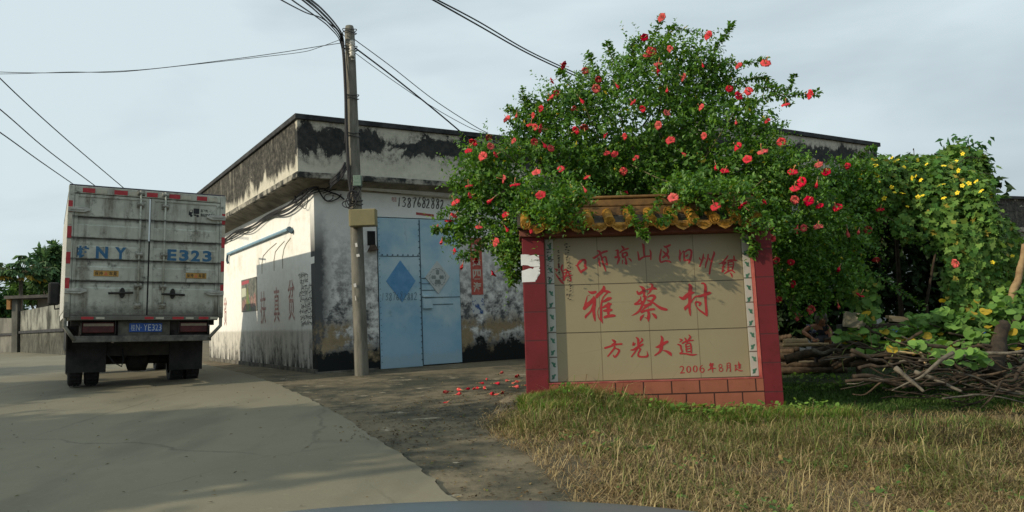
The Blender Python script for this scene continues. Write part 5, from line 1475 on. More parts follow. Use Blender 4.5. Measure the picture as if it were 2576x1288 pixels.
# ------------------------------------------------------------------ the hibiscus
HB = [Blob(1590, 330, 230, 190, 11.2), Blob(1675, 185, 150, 110, 11.3), Blob(1440, 330, 140, 130, 11.1), Blob(1380, 440, 190, 130, 10.8), Blob(1235, 530, 105, 120, 10.5),
      Blob(1205, 405, 50, 55, 10.8), Blob(1290, 610, 70, 70, 10.3), Blob(1560, 450, 200, 80, 11.4), Blob(1790, 360, 190, 140, 11.0), Blob(1760, 220, 110, 90, 11.4), Blob(1880, 450, 150, 110, 10.6),
      Blob(1420, 510, 85, 50, 9.9), Blob(1830, 500, 90, 50, 9.9), Blob(1340, 330, 75, 80, 11.0)]
HB += [Blob(1395, 535, 75, 42, 9.12), Blob(1440, 500, 62, 36, 9.2), Blob(1345, 500, 60, 70, 9.5), Blob(1800, 490, 110, 40, 9.3), Blob(1890, 550, 50, 70, 9.3), Blob(1210, 460, 85, 110, 10.5), Blob(1285, 635, 52, 60, 10.0), Blob(1150, 590, 40, 35, 10.3), Blob(1720, 465, 60, 35, 9.5)]
HR = [Blob(1985, 520, 120, 150, 10.6), Blob(2070, 620, 110, 150, 11.2), Blob(2000, 670, 90, 100, 11.0), Blob(2120, 470, 100, 80, 11.6), Blob(2165, 555, 55, 80, 11.8), Blob(1930, 560, 45, 70, 9.9)]


def hib(blobs, nshoot, ninner, extra=(), sc_=1.0):
    Ps, Ds, Us, Ls, V = [], [], [], [], None
    area = np.array([b.r[0] * b.r[2] for b in blobs])
    cnt = (nshoot * area / area.sum()).astype(int) + 4
    S, Dd = [], []
    for b, n in zip(blobs, cnt):
        p, nr = b.surf(n)
        keep = ~inside_any(p, [q for q in blobs if q is not b], 0.88)
        keep &= (p[:, 1] < b.c[1] + 0.3 * b.r[1])
        p, nr = p[keep], nr[keep]
        S.append(p - nr * (0.10 + 0.45 * rng.random((len(p), 1))))
        Dd.append(nrm(nr * .9 + np.array([0, -.15, .35]) + rng.normal(size=p.shape) * .55))
    S, Dd = np.concatenate(S), np.concatenate(Dd)
    ln = 0.22 + 0.42 * rng.random(len(S)) ** 1.6
    P, D, U, L = shoots(S, Dd, ln, 13, 0.080 * sc_, 0.30)
    Ps.append(P); Ds.append(D); Us.append(U); Ls.append(L)
    # leaves deeper in
    for b, n in zip(blobs, (ninner * area / area.sum()).astype(int)):
        d = rnd_dirs(n)
        p = b.c + d * b.r * (0.55 + 0.42 * rng.random((n, 1)))
        Ps.append(p); Ds.append(rnd_dirs(n)); Us.append(nrm(rnd_dirs(n) + [0, 0, 1])); Ls.append(0.075 * sc_ * (0.7 + .6 * rng.random(n)))
    # long arching wands traced one by one
    tubes = MB()
    for pts, Y in extra:
        c = curve_pts([W(x, y, Y + dy) for x, y, dy in pts], 10)
        tubes.tube(c, [0.011 * (1 - .75 * i / len(c)) for i in range(len(c))], 5)
        arr = np.array(c)
        tl_ = np.gradient(arr, axis=0)
        tl_ = nrm(tl_)
        per = 7
        for k in range(per):
            n = len(arr)
            a = nrm(np.cross(tl_, np.array([0, 0, 1.0]) + .01))
            bb = np.cross(a, tl_)
            ang = rng.random(n) * 6.28
            d = nrm(tl_ * .4 + a * np.cos(ang)[:, None] + bb * np.sin(ang)[:, None])
            Ps.append(arr + rng.normal(size=arr.shape) * .02); Ds.append(d); Us.append(nrm(rng.normal(size=d.shape) * .4 + [0, 0, 1])); Ls.append(0.070 * sc_ * (.6 + .6 * rng.random(n)))
    P, D, U, L = (np.concatenate(q) for q in (Ps, Ds, Us, Ls))
    V, T_ = simple_leaves(P, D, U, L, L * 0.58)
    col = leaf_cols(len(P), (0.042, 0.125, 0.024), (0.135, 0.26, 0.042), (0.40, 0.32, 0.03), 0.008)
    yg = (L < 0.62 * np.median(L))[:, None]
    col = np.where(yg, col * np.array([1.55, 1.35, 1.2]), col)
    return V, T_, np.repeat(col, 4, 0), tubes


WANDS = [([(1840, 330, 0), (1870, 270, 0), (1900, 255, -.1), (1950, 240, -.2), (2010, 238, -.3), (2060, 234, -.3)], 11.2),
         ([(1830, 230, 0), (1880, 200, 0), (1920, 195, 0), (1945, 215, -.1), (1985, 225, -.2), (1998, 190, -.2)], 11.3),
         ([(1900, 220, -.1), (1945, 225, -.1), (1985, 262, -.2)], 11.2),
         ([(1780, 190, 0), (1820, 160, 0), (1880, 160, 0), (1930, 152, -.1)], 11.3),
         ([(1790, 170, 0), (1800, 120, 0), (1825, 90, 0), (1840, 60, 0)], 11.4), ([(1650, 150, 0), (1680, 85, 0), (1700, 70, 0), (1780, 90, 0)], 11.3),
         ([(1620, 140, 0), (1650, 80, 0), (1665, 40, 0)], 11.3), ([(1560, 190, 0), (1535, 135, 0), (1525, 108, 0)], 11.2), ([(1600, 160, 0), (1590, 110, 0), (1620, 95, 0)], 11.2),
         ([(1460, 260, 0), (1420, 195, 0), (1405, 180, 0)], 11.1), ([(1350, 320, 0), (1322, 270, 0), (1315, 225, 0)], 11.0), ([(1340, 330, 0), (1300, 285, 0), (1280, 275, 0)], 11.0),
         ([(1420, 240, 0), (1340, 265, 0), (1325, 245, 0)], 11.0), ([(1500, 220, 0), (1490, 160, 0), (1480, 140, 0)], 11.1),
         ([(1240, 430, 0), (1180, 470, -.1), (1130, 465, -.1)], 10.6), ([(1180, 560, 0), (1120, 575, -.1), (1092, 578, -.1)], 10.4), ([(1180, 500, 0), (1150, 520, -.1), (1105, 540, -.1)], 10.5),
         ([(1290, 600, 0), (1320, 660, -.1), (1300, 700, -.1), (1275, 690, -.1)], 10.1), ([(1330, 560, -.2), (1310, 620, -.3), (1285, 665, -.4), (1290, 715, -.4)], 10.2), ([(1230, 600, 0), (1190, 640, -.1), (1150, 645, -.1)], 10.3),
         ([(1560, 480, -.6), (1575, 520, -1.2), (1590, 545, -1.6), (1610, 580, -1.75), (1625, 595, -1.75)], 10.9), ([(1640, 470, -.5), (1660, 500, -1.3), (1620, 555, -1.7)], 10.9), ([(1760, 480, -.4), (1770, 520, -1.2), (1740, 550, -1.6)], 10.9),
         ([(1440, 500, -.4), (1470, 540, -1.2), (1430, 560, -1.5), (1400, 570, -1.6)], 10.9), ([(1360, 500, 0), (1380, 550, -.9), (1350, 585, -1.2)], 10.7), ([(1460, 480, 0), (1490, 530, -1.1), (1460, 575, -1.5)], 10.8),
         ([(1850, 520, -.2), (1880, 580, -1.0), (1900, 620, -1.2), (1890, 640, -1.2)], 10.7), ([(1700, 440, -.5), (1720, 490, -1.2), (1690, 540, -1.6), (1660, 560, -1.7)], 10.9), ([(1560, 400, 0), (1660, 450, -.8), (1730, 470, -1.2), (1790, 520, -1.5)], 10.9)]
hb = tag(empty('hibiscus_bush', None, (1.9, 11.3, 0.1)), 'big flowering bush covered in red blooms, arching over the tiled sign', 'bush')
V, T_, C_, tubes = hib(HB, 4800, 22000, WANDS)
o_ = np.array(hb.location)
np_mesh('foliage', V - o_, T_, M_leaf, C_, hb)
br = MB()
for b in HB[:14]:
    c = Vector(b.c)
    base = Vector((1.9 + random.uniform(-.4, .4), 11.3 + random.uniform(-.25, .3), 0.1))
    mid = base.lerp(c, .5) + Vector((random.uniform(-.2, .2), .15, .35))
    pts = curve_pts([base, base.lerp(mid, .5) + Vector((0, 0, .15)), mid, c], 6)
    br.tube(pts, [0.05 - 0.038 * i / (len(pts) - 1) for i in range(len(pts))], 7)
    for k in range(7):
        d = Vector(rnd_dirs(1)[0])
        e = c + Vector((d.x * b.r[0], d.y * b.r[1], d.z * b.r[2])) * .95
        br.tube(curve_pts([mid.lerp(c, random.random()), mid.lerp(e, .6) + Vector((0, 0, .08)), e], 4), [.016 - .0013 * i for i in range(9)], 5)
br.v = [tuple(Vector(v) - hb.location) for v in br.v]
tubes.v = [tuple(Vector(v) - hb.location) for v in tubes.v]
br.add(tubes.v, tubes.f)
br.build('branches', M_stem, hb, True)
Z8 = [(1300, 100), (1200, 210), (1563, 200), (1343, 275), (1212, 315), (1237, 288), (1277, 362), (1278, 398), (1522, 348), (1882, 352), (1730, 370), (738, 365), (865, 398), (678, 457), (1030, 463), (940, 445), (928, 498), (1326, 490), (1424, 437), (1678, 500), (1782, 513), (1730, 540), (828, 545), (800, 610), (702, 525), (675, 553), (616, 612), (575, 650), (1138, 580), (1190, 612), (1322, 640), (1520, 603), (1995, 590), (2138, 532), (1712, 672), (1888, 678), (480, 630), (427, 672), (560, 705), (585, 715), (612, 725), (813, 733), (860, 712), (237, 797), (207, 850), (462, 793), (618, 795), (575, 800), (673, 835), (318, 770), (288, 880), (330, 825), (360, 873), (975, 760), (1088, 768), (1278, 705), (1345, 790), (1535, 765), (1725, 825), (1860, 850), (1398, 850), (1150, 890), (985, 860), (1032, 872), (591, 975), (726, 950), (850, 1047), (877, 1003), (1075, 965), (1597, 918), (1650, 968), (1780, 900), (400, 1008), (470, 1042), (355, 1110), (207, 1043), (215, 1102), (130, 1135), (128, 1212), (100, 1240), (412, 1208), (405, 1265), (548, 1262), (615, 1103), (1087, 1090), (1360, 1113), (1595, 1160), (1753, 1155), (1972, 800)]
F1 = [((1700 + x / 1.431) * .63889, y / 1.431 * .63889) for x, y in Z8] + [(1100, 572), (1165, 660), (1198, 655), (1112, 600), (1145, 632), (1250, 610), (1205, 570), (1494, 573), (1627, 586), (1240, 690)]
add_flowers(hb, F1, HB, 10.6)

hr = tag(empty('hibiscus_bush', None, (3.7, 12.1, 0.1)), 'shaded flowering bush right of the sign, with red blooms hanging down to the woodpile', 'bush')
WR = [([(2150, 520, 0), (2230, 545, -.1), (2290, 590, -.2), (2340, 632, -.2), (2420, 636, -.2), (2470, 632, -.2)], 11.8), ([(2120, 660, 0), (2200, 690, 0), (2260, 730, 0), (2320, 770, 0)], 11.6),
      ([(2050, 700, 0), (2080, 750, -.2), (2060, 790, -.2)], 11.2), ([(1950, 640, 0), (1960, 700, -.2), (1975, 740, -.2)], 10.6), ([(2000, 740, 0), (1990, 780, -.2), (2040, 800, -.2)], 10.9), ([(2130, 440, 0), (2160, 390, 0), (2200, 372, 0)], 11.8),
      ([(2020, 450, 0), (2000, 400, 0), (1990, 370, 0)], 11.2)]
V, T_, C_, tubes = hib(HR, 1300, 7000, WR)
np_mesh('foliage', V - np.array(hr.location), T_, M_leaf, C_, hr)
br = MB()
for b in HR:
    c = Vector(b.c)
    base = Vector((3.7 + random.uniform(-.15, .1), 12.1 + random.uniform(-.2, .3), 0.1))
    pts = curve_pts([base, base.lerp(c, .5) + Vector((-.25, .1, .5)), c], 6)
    br.tube(pts, [0.03 - 0.022 * i / (len(pts) - 1) for i in range(len(pts))], 7)
br.add(tubes.v, tubes.f)
br.v = [tuple(Vector(v) - hr.location) for v in br.v]
br.build('branches', M_stem, hr, True)
Z5 = [(128, 290), (265, 292), (228, 322), (138, 403), (308, 433), (488, 445), (438, 528), (140, 528), (172, 520), (232, 515), (60, 655), (118, 662), (132, 752), (312, 826), (205, 857), (405, 797), (470, 648), (800, 665), (30, 675), (68, 815), (237, 430), (350, 265), (235, 260), (165, 330), (135, 355), (10, 420), (350, 520), (400, 525), (322, 675), (140, 885)]
F2 = [((3000 + x / 1.0455) * .63889, (400 + y / 1.0455) * .63889) for x, y in Z5] + [(1868, 515), (1890, 590), (2035, 505), (1938, 600)]
add_flowers(hr, F2, HR, 11.0)

# ------------------------------------------------------------------ loofah vine over a trellis
VB = [Blob(2290, 470, 170, 75, 12.3), Blob(2410, 430, 75, 62, 12.6), Blob(2200, 470, 90, 70, 12.0), Blob(2380, 500, 110, 75, 11.9), Blob(2462, 595, 44, 140, 11.6), Blob(2420, 690, 34, 110, 11.4), Blob(2515, 650, 50, 110, 12.2), Blob(2480, 760, 70, 60, 11.4), Blob(2560, 790, 60, 70, 10.8)]
vn = tag(empty('loofah_vine', None, (6.9, 12.5, 0.1)), 'broad leaved climbing vine with yellow flowers draped over a frame at the right', 'vine')
Ps, Ds, Us, Ls = [], [], [], []
for b in VB:
    n = int(5200 * b.r[0] * b.r[2] / 0.5)
    n = min(n, 5200)
    p, nr = b.surf(n)
    k = (p[:, 1] < b.c[1] + .5 * b.r[1]) & ~inside_any(p, [q for q in VB if q is not b], .85)
    p, nr = p[k], nr[k]
    n = len(p)
    Ps.append(p - nr * rng.random((n, 1)) * .18 + rng.normal(size=p.shape) * .04)
    Ds.append(nrm(nr * .5 + np.array([0, -.1, -.75]) + rng.normal(size=p.shape) * .45))
    Us.append(nrm(nr + np.array([-.2, -.2, .5]) + rng.normal(size=p.shape) * .3))
    Ls.append(0.05 + 0.075 * rng.random(n))
# hanging strings
for px, y0, y1, Y in ((2140, 690, 760, 11.3), (2185, 700, 800, 11.5), (2410, 560, 830, 11.2), (2440, 600, 850, 11.2), (2470, 620, 820, 11.3), (2380, 520, 640, 11.5), (2505, 560, 800, 11.9), (2530, 620, 800, 11.9), (2340, 520, 600, 11.6), (2270, 540, 600, 11.7)):
    n = int((y1 - y0) * 1.9)
    t = rng.random(n)
    c = np.array([W(px + 8 * math.sin(k * 9), y0 + (y1 - y0) * k, Y) for k in t]) + rng.normal(size=(n, 3)) * .07
    Ps.append(c); Ds.append(nrm(np.array([0, -.3, -.8]) + rng.normal(size=c.shape) * .45)); Us.append(nrm(np.array([-.3, -1, .3]) + rng.normal(size=c.shape) * .3)); Ls.append(.055 + .055 * rng.random(n))
P, D, U, L = (np.concatenate(q) for q in (Ps, Ds, Us, Ls))
V, T_, m_ = broad_leaves(P, D, U, L)
C_ = leaf_cols(len(P), (0.055, 0.145, 0.028), (0.15, 0.25, 0.05), (0.34, 0.29, 0.05), 0.04)
ov = np.array(vn.location)
np_mesh('foliage', V - ov, T_, M_vine, np.repeat(C_, m_, 0), vn)
# the tree-like sprig standing out of the top, thin tendrils and the frame posts
n = 420
p = np.array([W(2420 + 34 * a, 405 + 26 * b, 12.7) for a, b in rng.normal(size=(n, 2)).clip(-1.6, 1.6)]) + rng.normal(size=(n, 3)) * .08
V, T_ = simple_leaves(p, nrm(np.array([0, -.2, -.7]) + rng.normal(size=p.shape) * .5), nrm(np.array([-.4, -.3, 1]) + rng.normal(size=p.shape) * .3), .11 + .06 * rng.random(n), .05 + .02 * rng.random(n))
np_mesh('top_sprig', V - ov, T_, M_tree, np.repeat(leaf_cols(n, (0.03, 0.10, 0.03), (0.06, 0.16, 0.045)), 4, 0), vn)
mb = MB()
for px, y0, y1, Y in ((2255, 600, 830, 12.6), (2440, 560, 880, 12.0), (2150, 600, 860, 13.2), (2545, 650, 950, 12.6)):
    a, b = W(px, y0, Y), W(px + 4, y1, Y)
    b.z = g(b.x, b.y) - .05
    mb.tube([a, a.lerp(b, .5) + Vector((.03, 0, 0)), b], [.03, .04, .05], 7)
for a, b, Y in (((2130, 480), (2470, 500), 12.4), ((2180, 420), (2440, 440), 13.5), ((2190, 560), (2450, 575), 11.9)):
    mb.tube([W(*a, Y), W(*b, Y)], .025, 6)
for x0, y0, x1, y1, s in ((2400, 420, 2470, 400, 1), (2300, 400, 2297, 378, 0), (2440, 470, 2495, 440, 1), (2470, 520, 2545, 505, 1)):
    mb.tube(curve_pts([W(x0, y0, 12.2), W((x0 + x1) / 2, min(y0, y1) - 4, 12.2), W(x1, y1, 12.2)], 5), .006, 4)
mb.v = [tuple(Vector(v) - vn.location) for v in mb.v]
mb.build('frame_pole', M_wood[2], vn)
YM = []
for k in range(3):
    mb = MB()
    for q in range(5):
        a = q * 2 * math.pi / 5 + .2 * k
        c, s = math.cos(a), math.sin(a)
        pts = [(0.004, 0, 0), (0.025, -0.018, .006), (0.045, -0.014, .004), (0.05, 0.0, .0), (0.045, 0.014, .004), (0.025, 0.018, .006)]
        mb.add([(x * c - y * s, x * s + y * c, z + .001 * q) for x, y, z in pts], [tuple(range(6))])
    me = bpy.data.meshes.new('yellow_flower')
    me.from_pydata(mb.v, [], mb.f)
    me.materials.append(M_yel)
    YM.append(me)
Z4 = [(285, 148), (315, 150), (160, 175), (300, 190), (325, 200), (260, 240), (105, 265), (325, 257), (335, 290), (165, 383), (200, 376), (475, 163), (500, 152), (455, 130), (575, 160), (557, 212), (672, 150), (748, 186), (657, 235), (658, 284), (453, 380), (480, 425), (390, 475), (543, 432), (585, 543), (675, 463), (715, 450), (893, 200), (995, 162), (1053, 98), (1018, 240), (850, 368), (892, 355), (1050, 367), (1105, 348), (1167, 332), (1210, 413), (1008, 428), (893, 473), (1305, 1015), (1472, 962), (215, 240), (150, 500), (700, 320), (627, 303)]
add_flowers(vn, [((3300 + x / 2.146) * .63889, (560 + y / 2.146) * .63889) for x, y in Z4], VB, 11.9, 'flower', YM, 0.14, 0.72, 100, 0.9)
lo = MB()
a = W(2490, 700, 11.3)
lo.tube([a - vn.location, a + Vector((0, 0, -.1)) - vn.location, a + Vector((.01, 0, -.3)) - vn.location, a + Vector((.015, 0, -.42)) - vn.location], [.015, .035, .042, .02], 9)
lo.build('fruit', var('loofah_green', (0.12, 0.2, 0.05), (0.2, 0.3, 0.09), 8, 0.6, 0.1), vn, True)

# added near-black foliage standing in for deep shade under the vine and behind the sign
tk = tag(empty('shade_foliage', None, (6.5, 15.2, 0.1)), 'near black leaf mass added as shade in the hollow under the vine', 'shade_foliage')
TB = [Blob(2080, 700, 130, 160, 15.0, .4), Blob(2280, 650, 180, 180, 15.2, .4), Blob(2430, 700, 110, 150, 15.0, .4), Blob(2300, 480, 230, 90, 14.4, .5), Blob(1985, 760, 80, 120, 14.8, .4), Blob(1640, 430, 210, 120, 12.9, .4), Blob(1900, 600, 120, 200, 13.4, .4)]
Ps = []
for b in TB:
    n = int(3200 * b.r[0] * b.r[2] / 2)
    d = rnd_dirs(n)
    Ps.append(b.c + d * b.r * (0.5 + .5 * rng.random((n, 1))))
P = np.concatenate(Ps)
n = len(P)
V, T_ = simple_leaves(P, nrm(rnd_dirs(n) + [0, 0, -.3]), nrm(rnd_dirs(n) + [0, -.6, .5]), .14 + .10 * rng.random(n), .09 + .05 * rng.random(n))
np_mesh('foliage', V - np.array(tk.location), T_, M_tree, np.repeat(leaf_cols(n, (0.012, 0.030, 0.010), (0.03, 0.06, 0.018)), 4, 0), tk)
mb = MB()
for k in range(10):
    x = 5.2 + 4.6 * random.random()
    y = 14.6 + random.random()
    mb.tube([(x - 6.5, y - 15.2, -.1), (x - 6.5 + random.uniform(-.2, .2), y - 15.2, 1.2), (x - 6.5 + random.uniform(-.4, .4), y - 15.2, 2.6)], [.04, .03, .015], 6)
mb.build('stem', M_wood[2], tk)

# pumpkin leaves sprawling over the woodpile
pk = tag(empty('pumpkin_vine', None, (5.8, 10.6, 0.6)), 'bright green broad pumpkin leaves, some yellowing, sprawling over the woodpile', 'vine')
Ps, Ls = [], []
for px, py, rx, ry, Y, n in ((2200, 850, 70, 20, 10.8, 150), (2310, 840, 80, 28, 10.6, 190), (2420, 808, 80, 25, 10.6, 170), (2520, 790, 60, 35, 10.3, 150), (2360, 870, 50, 20, 10.3, 60), (2185, 850, 20, 12, 10.8, 30), (2480, 850, 60, 30, 10.0, 60), (2180, 790, 14, 40, 10.9, 26), (2135, 845, 9, 14, 11.4, 12), (2570, 830, 30, 40, 10.0, 30), (2330, 800, 60, 14, 11.1, 50), (2300, 872, 90, 16, 10.0, 45), (2440, 900, 90, 25, 9.4, 40), (2210, 880, 40, 12, 10.6, 25)):
    q = rng.normal(size=(n, 3)) * .55
    Ps.append(np.array([W(px + rx * a, py + ry * b, Y + .22 * c) for a, b, c in q]))
P = np.concatenate(Ps)
n = len(P)
L = .06 + .075 * rng.random(n)
V, T_, m_ = broad_leaves(P, nrm(np.array([0, -.6, -.25]) + rng.normal(size=P.shape) * .5), nrm(np.array([-.3, -.5, 1]) + rng.normal(size=P.shape) * .3), L, ROUND)
C_ = leaf_cols(n, (0.08, 0.18, 0.035), (0.15, 0.27, 0.06), (0.42, 0.30, 0.03), 0.07)
np_mesh('foliage', V - np.array(pk.location), T_, M_vine, np.repeat(C_, m_, 0), pk)
mb = MB()
for k in range(40):
    a = Vector(P[rng.integers(n)])
    mb.tube(curve_pts([a, a + Vector((random.uniform(-.2, .2), 0, -.12)), a + Vector((random.uniform(-.3, .3), .1, -.35))], 3), .007, 4)
mb.v = [tuple(Vector(v) - pk.location) for v in mb.v]
mb.build('stalk', var('pale_green_stalk', (0.16, 0.2, 0.06), (0.3, 0.33, 0.12), 6, 0.7, 0), pk)
# ------------------------------------------------------------------ firewood
def log(px0, py0, Y0, px1, py1, Y1, r0, r1, mat, label, group=None, wob=0.03, name='branch', cat='branch', forks=()):
    a, b = W(px0, py0, Y0), W(px1, py1, Y1)
    n = 7
    L_ = (b - a).length
    pts = []
    for i in range(n):
        p = a.lerp(b, i / (n - 1))
        k = wob * L_ * (0 if i in (0,) else 1)
        pts.append(p + Vector((random.gauss(0, .3) * k, random.gauss(0, .5) * k, random.gauss(0, .5) * k - 0.02 * L_ * math.sin(math.pi * i / (n - 1)) * (wob > .04))))
    for p in pts:
        p.z = max(p.z, g(p.x, p.y) + r1 * .6)
    pts = curve_pts(pts, 3)
    rs = [(r0 + (r1 - r0) * i / (len(pts) - 1)) * random.uniform(.88, 1.12) for i in range(len(pts))]
    mb = MB().tube([p - a for p in pts], rs, 8)
    o = mb.build(name, mat, None, True)
    o.location = a
    tag(o, label, cat, group)
    for t, dx, dz, l in forks:
        q = pts[int(t * (len(pts) - 1))] - a
        MB().tube(curve_pts([q, q + Vector((dx * .5, -.03, dz * .5 + .02)), q + Vector((dx, -.08, dz)) * l], 3), [r1 * .9, r1 * .8, r1 * .7, r1 * .6, r1 * .55, r1 * .5, r1 * .4], 6).build('twig', mat, o, True)
    return o


random.seed(21)
# stacked logs behind the right pillar
for k in range(18):
    row = k // 3
    y = 934 - 17 * row + random.uniform(-4, 4)
    Y = 13.5 + .13 * (k % 3) + .08 * row
    x0 = 1955 + random.uniform(-8, 10)
    x1 = (2100 if row < 3 else 2008) + random.uniform(-20, 20 if row >= 3 else 60)
    Y += .7 * (row >= 4)
    log(x0, y + random.uniform(-3, 6), Y, x1, y - random.uniform(-2, 8), Y - .1, .05 + .02 * random.random(), .045, M_wood[2 if k % 3 else 0], 'dark bark covered log in the stack beside the sign\'s right pillar', 'stacked logs', .006, 'log', 'log')
log(1972, 862, 13.2, 2030, 860, 13.2, .07, .065, M_pale, 'short split log with pale fresh wood near the person\'s hand', None, .004, 'log', 'log')
log(1968, 868, 13.15, 2085, 866, 13.1, .03, .028, M_pale, 'long thin pale pole lying along the front of the log stack', None, .004, 'log', 'log')
log(1975, 905, 12.9, 2140, 862, 12.6, .075, .055, M_wood[0], 'thick brown log slanting up from the pillar foot across the stack', None, .012, 'log', 'log')
log(2063, 915, 12.3, 2160, 872, 12.0, .07, .05, M_wood[0], 'thick bark log with a rough broken end facing left', None, .012, 'log', 'log')
log(2095, 925, 12.1, 2180, 888, 11.9, .045, .04, M_wood[0], 'slender bark log beneath the rough broken one', None, .012, 'log', 'log')
log(2112, 905, 12.0, 2175, 875, 11.7, .02, .012, M_wood[1], 'thin yellowish stick lying over the slanting logs', None, .03)
for k in range(34):
    Y = 10.4 + 1.5 * random.random()
    x = 2120 + 190 * random.random()
    y = 925 - 62 * (Y - 10.4) / 1.5 * random.random() - 30 * random.random()
    l = 60 + 110 * random.random()
    log(x - l / 2, y + random.gauss(4, 8), Y, x + l / 2, y + random.gauss(-4, 9), Y + random.gauss(0, .2), .018 + .032 * random.random() ** 2, .012, M_wood[random.choice((0, 0, 1, 2))], 'weathered branch in the middle of the firewood heap, under the pumpkin leaves', 'branches in the middle of the heap', .035)
for k in range(120):
    Y = 8.9 + 2.0 * random.random()
    x = 2210 + 400 * random.random()
    y = 1014 - 60 * (Y - 8.9) - 92 * random.random() ** 1.4
    l = 90 + 260 * random.random()
    sl_k = random.gauss(10, 22)
    l *= random.choice((1, 1, -1))
    log(x - l / 2, y - sl_k, Y + random.gauss(0, .15), x + l / 2, y + sl_k, Y + random.gauss(0, .15), .008 + .022 * random.random() ** 1.8, .006, M_wood[random.choice((0, 1, 2, 2, 2, 2))], 'long crooked branch in the tangled brushwood at the right edge', 'long branches at the right', .05, forks=[(random.random(), random.uniform(-.3, .3), random.uniform(-.1, .25), 1.0)] if k % 3 == 0 else ())  # darkest bark picked most often, imitating shade over the heap
log(2252, 925, 8.95, 2325, 986, 8.7, .032, .014, M_wood[1], 'pale lichen covered branch pointing down to the grass in front of the heap', None, .012)
log(2238, 886, 10.0, 2318, 888, 9.9, .022, .018, M_pale, 'straight peeled stick, pale orange, crossing the heap', None, .008)
log(2316, 888, 9.9, 2330, 918, 9.8, .02, .014, M_pale, 'short bent end of peeled wood hanging off the straight pale stick', None, .02)
log(2300, 935, 9.2, 2420, 985, 9.0, .028, .014, M_wood[1], 'grey branch arching low at the front of the brushwood', None, .02)
log(2340, 870, 10.3, 2470, 862, 10.1, .032, .022, M_wood[0], 'long straight brown branch on top of the heap below the vine', None, .012)
log(2310, 905, 9.6, 2576, 884, 9.4, .026, .018, M_wood[1], 'grey branch running level to the right edge across the dark trunk', None, .015)
for k, (a, b, Y) in enumerate((((2232, 797), (2385, 812), 11.6), ((2240, 805), (2345, 816), 11.5), ((2325, 818), (2388, 806), 11.4))):
    p, q = W(*a, Y), W(*b, Y)
    d_ = (q - p)
    M = Matrix.Translation(p) @ d_.to_track_quat('X', 'Z').to_matrix().to_4x4()
    o = MB().box(0, d_.length, -.06, .06, -.022, .022).build('plank', M_pale, None, bevel=0.004)
    o.matrix_world = M
    tag(o, ('longest pale sawn plank lying across the top of the woodpile', 'pale plank under the longest one', 'short pale plank tilted up at the right end of the others')[k], 'plank')
log(2496, 945, 9.5, 2524, 815, 9.9, .13, .075, M_wood[2], 'dark upright tree stump among the brushwood at the right', None, .02, 'stump', 'stump')
log(2538, 790, 10.6, 2580, 620, 10.8, .055, .04, var('tan_bark', (0.20, 0.13, 0.065), (0.33, 0.23, 0.12), 8, .9, .4), 'bare tan tree limb rising at the right edge beside the hanging fruit', None, .03, 'limb', 'branch')
log(2186, 830, 11.9, 2206, 770, 12.0, .05, .04, M_wood[2], 'dark upright post leaning behind the pumpkin leaves', None, .01, 'post', 'post')
for k, (a, b, Y) in enumerate((((2178, 838), (2290, 815), 11.3), ((2175, 850), (2235, 812), 11.2), ((2190, 842), (2300, 824), 11.2), ((2195, 828), (2310, 806), 11.5))):
    log(*a, Y, *b, Y, .022, .014, M_wood[0], 'thin brown stick in the bundle slanting up below the planks', 'bundle of thin sticks', .02)
p = W(2152, 806, 12.2)
o = MB().box(-.17, .17, -.12, .12, -.12, .12).build('box', var('pale_carton', (0.38, 0.34, 0.24), (0.5, 0.45, 0.33), 5, .8, .1), None, bevel=.006)
o.location = p
o.rotation_euler = (0, .18, -.3)
tag(o, 'pale cream box lying tilted on the woodpile beside the person', 'box')
p = W(2130, 838, 12.4)
o = MB().box(-.12, .12, -.1, .1, -.2, .14).build('concrete_block', var('dark_block', (0.06, 0.065, 0.06), (0.11, 0.115, 0.11), 5, .9, .3), None, bevel=.01)
o.location = p
tag(o, 'dark grey block standing under the pale cream box', 'block')
tv, tf = [], []
for i in range(40):
    for j in range(4):
        p = W(2195 + 390 * i / 39, 834 - 14 * i / 39, 11.0 - .8 * i / 39 + .18 * j)
        tv.append((p.x, p.y, p.z + .03 * math.sin(i * 1.3 + j) - .05 * (j == 0)))
for i in range(39):
    for j in range(3):
        tf.append((i * 4 + j, i * 4 + 4 + j, i * 4 + 5 + j, i * 4 + 1 + j))
tag(MB().add(tv, tf).build('tarpaulin', var('blue_tarp', (0.02, 0.10, 0.40), (0.04, 0.16, 0.52), 8, .5, .1), None, True), 'strip of bright blue tarpaulin peeping out between the pumpkin leaves', 'tarpaulin')

# ------------------------------------------------------------------ the person crouching behind the woodpile
PYd = 13.7
K = lambda x, y, dy=0.0: W((3100 + x / 7.157) * .63889, (1200 + y / 7.157) * .63889, PYd + dy)
org = K(1000, 930)
org.z = g(org.x, org.y)
per = tag(empty('person', None, org), 'grey haired person in a dark top crouching behind the stacked logs', 'person')
J = {'hip': K(1010, 1080, .12), 'waist': K(1000, 930, .10), 'chest': K(960, 740, .02), 'neck': K(955, 600, -.02), 'head0': K(955, 520, -.05), 'head1': K(958, 420, -.06), 'head2': K(962, 330, -.03),
     'shL': K(700, 620, 0), 'upL': K(580, 660, -.02), 'elL': K(440, 770, -.05), 'foL': K(560, 850, -.14), 'wrL': K(670, 920, -.2), 'haL': K(705, 960, -.22),
     'shR': K(1120, 640, 0), 'upR': K(1180, 690, -.04), 'elR': K(1210, 770, -.08), 'foR': K(1215, 860, -.14), 'wrR': K(1215, 930, -.18), 'haR': K(1225, 975, -.2),
     'knL': K(820, 1040, -.25), 'anL': K(840, 1300, -.05), 'toL': K(820, 1320, -.22), 'knR': K(1160, 1050, -.25), 'anR': K(1140, 1300, -.05), 'toR': K(1150, 1320, -.22)}
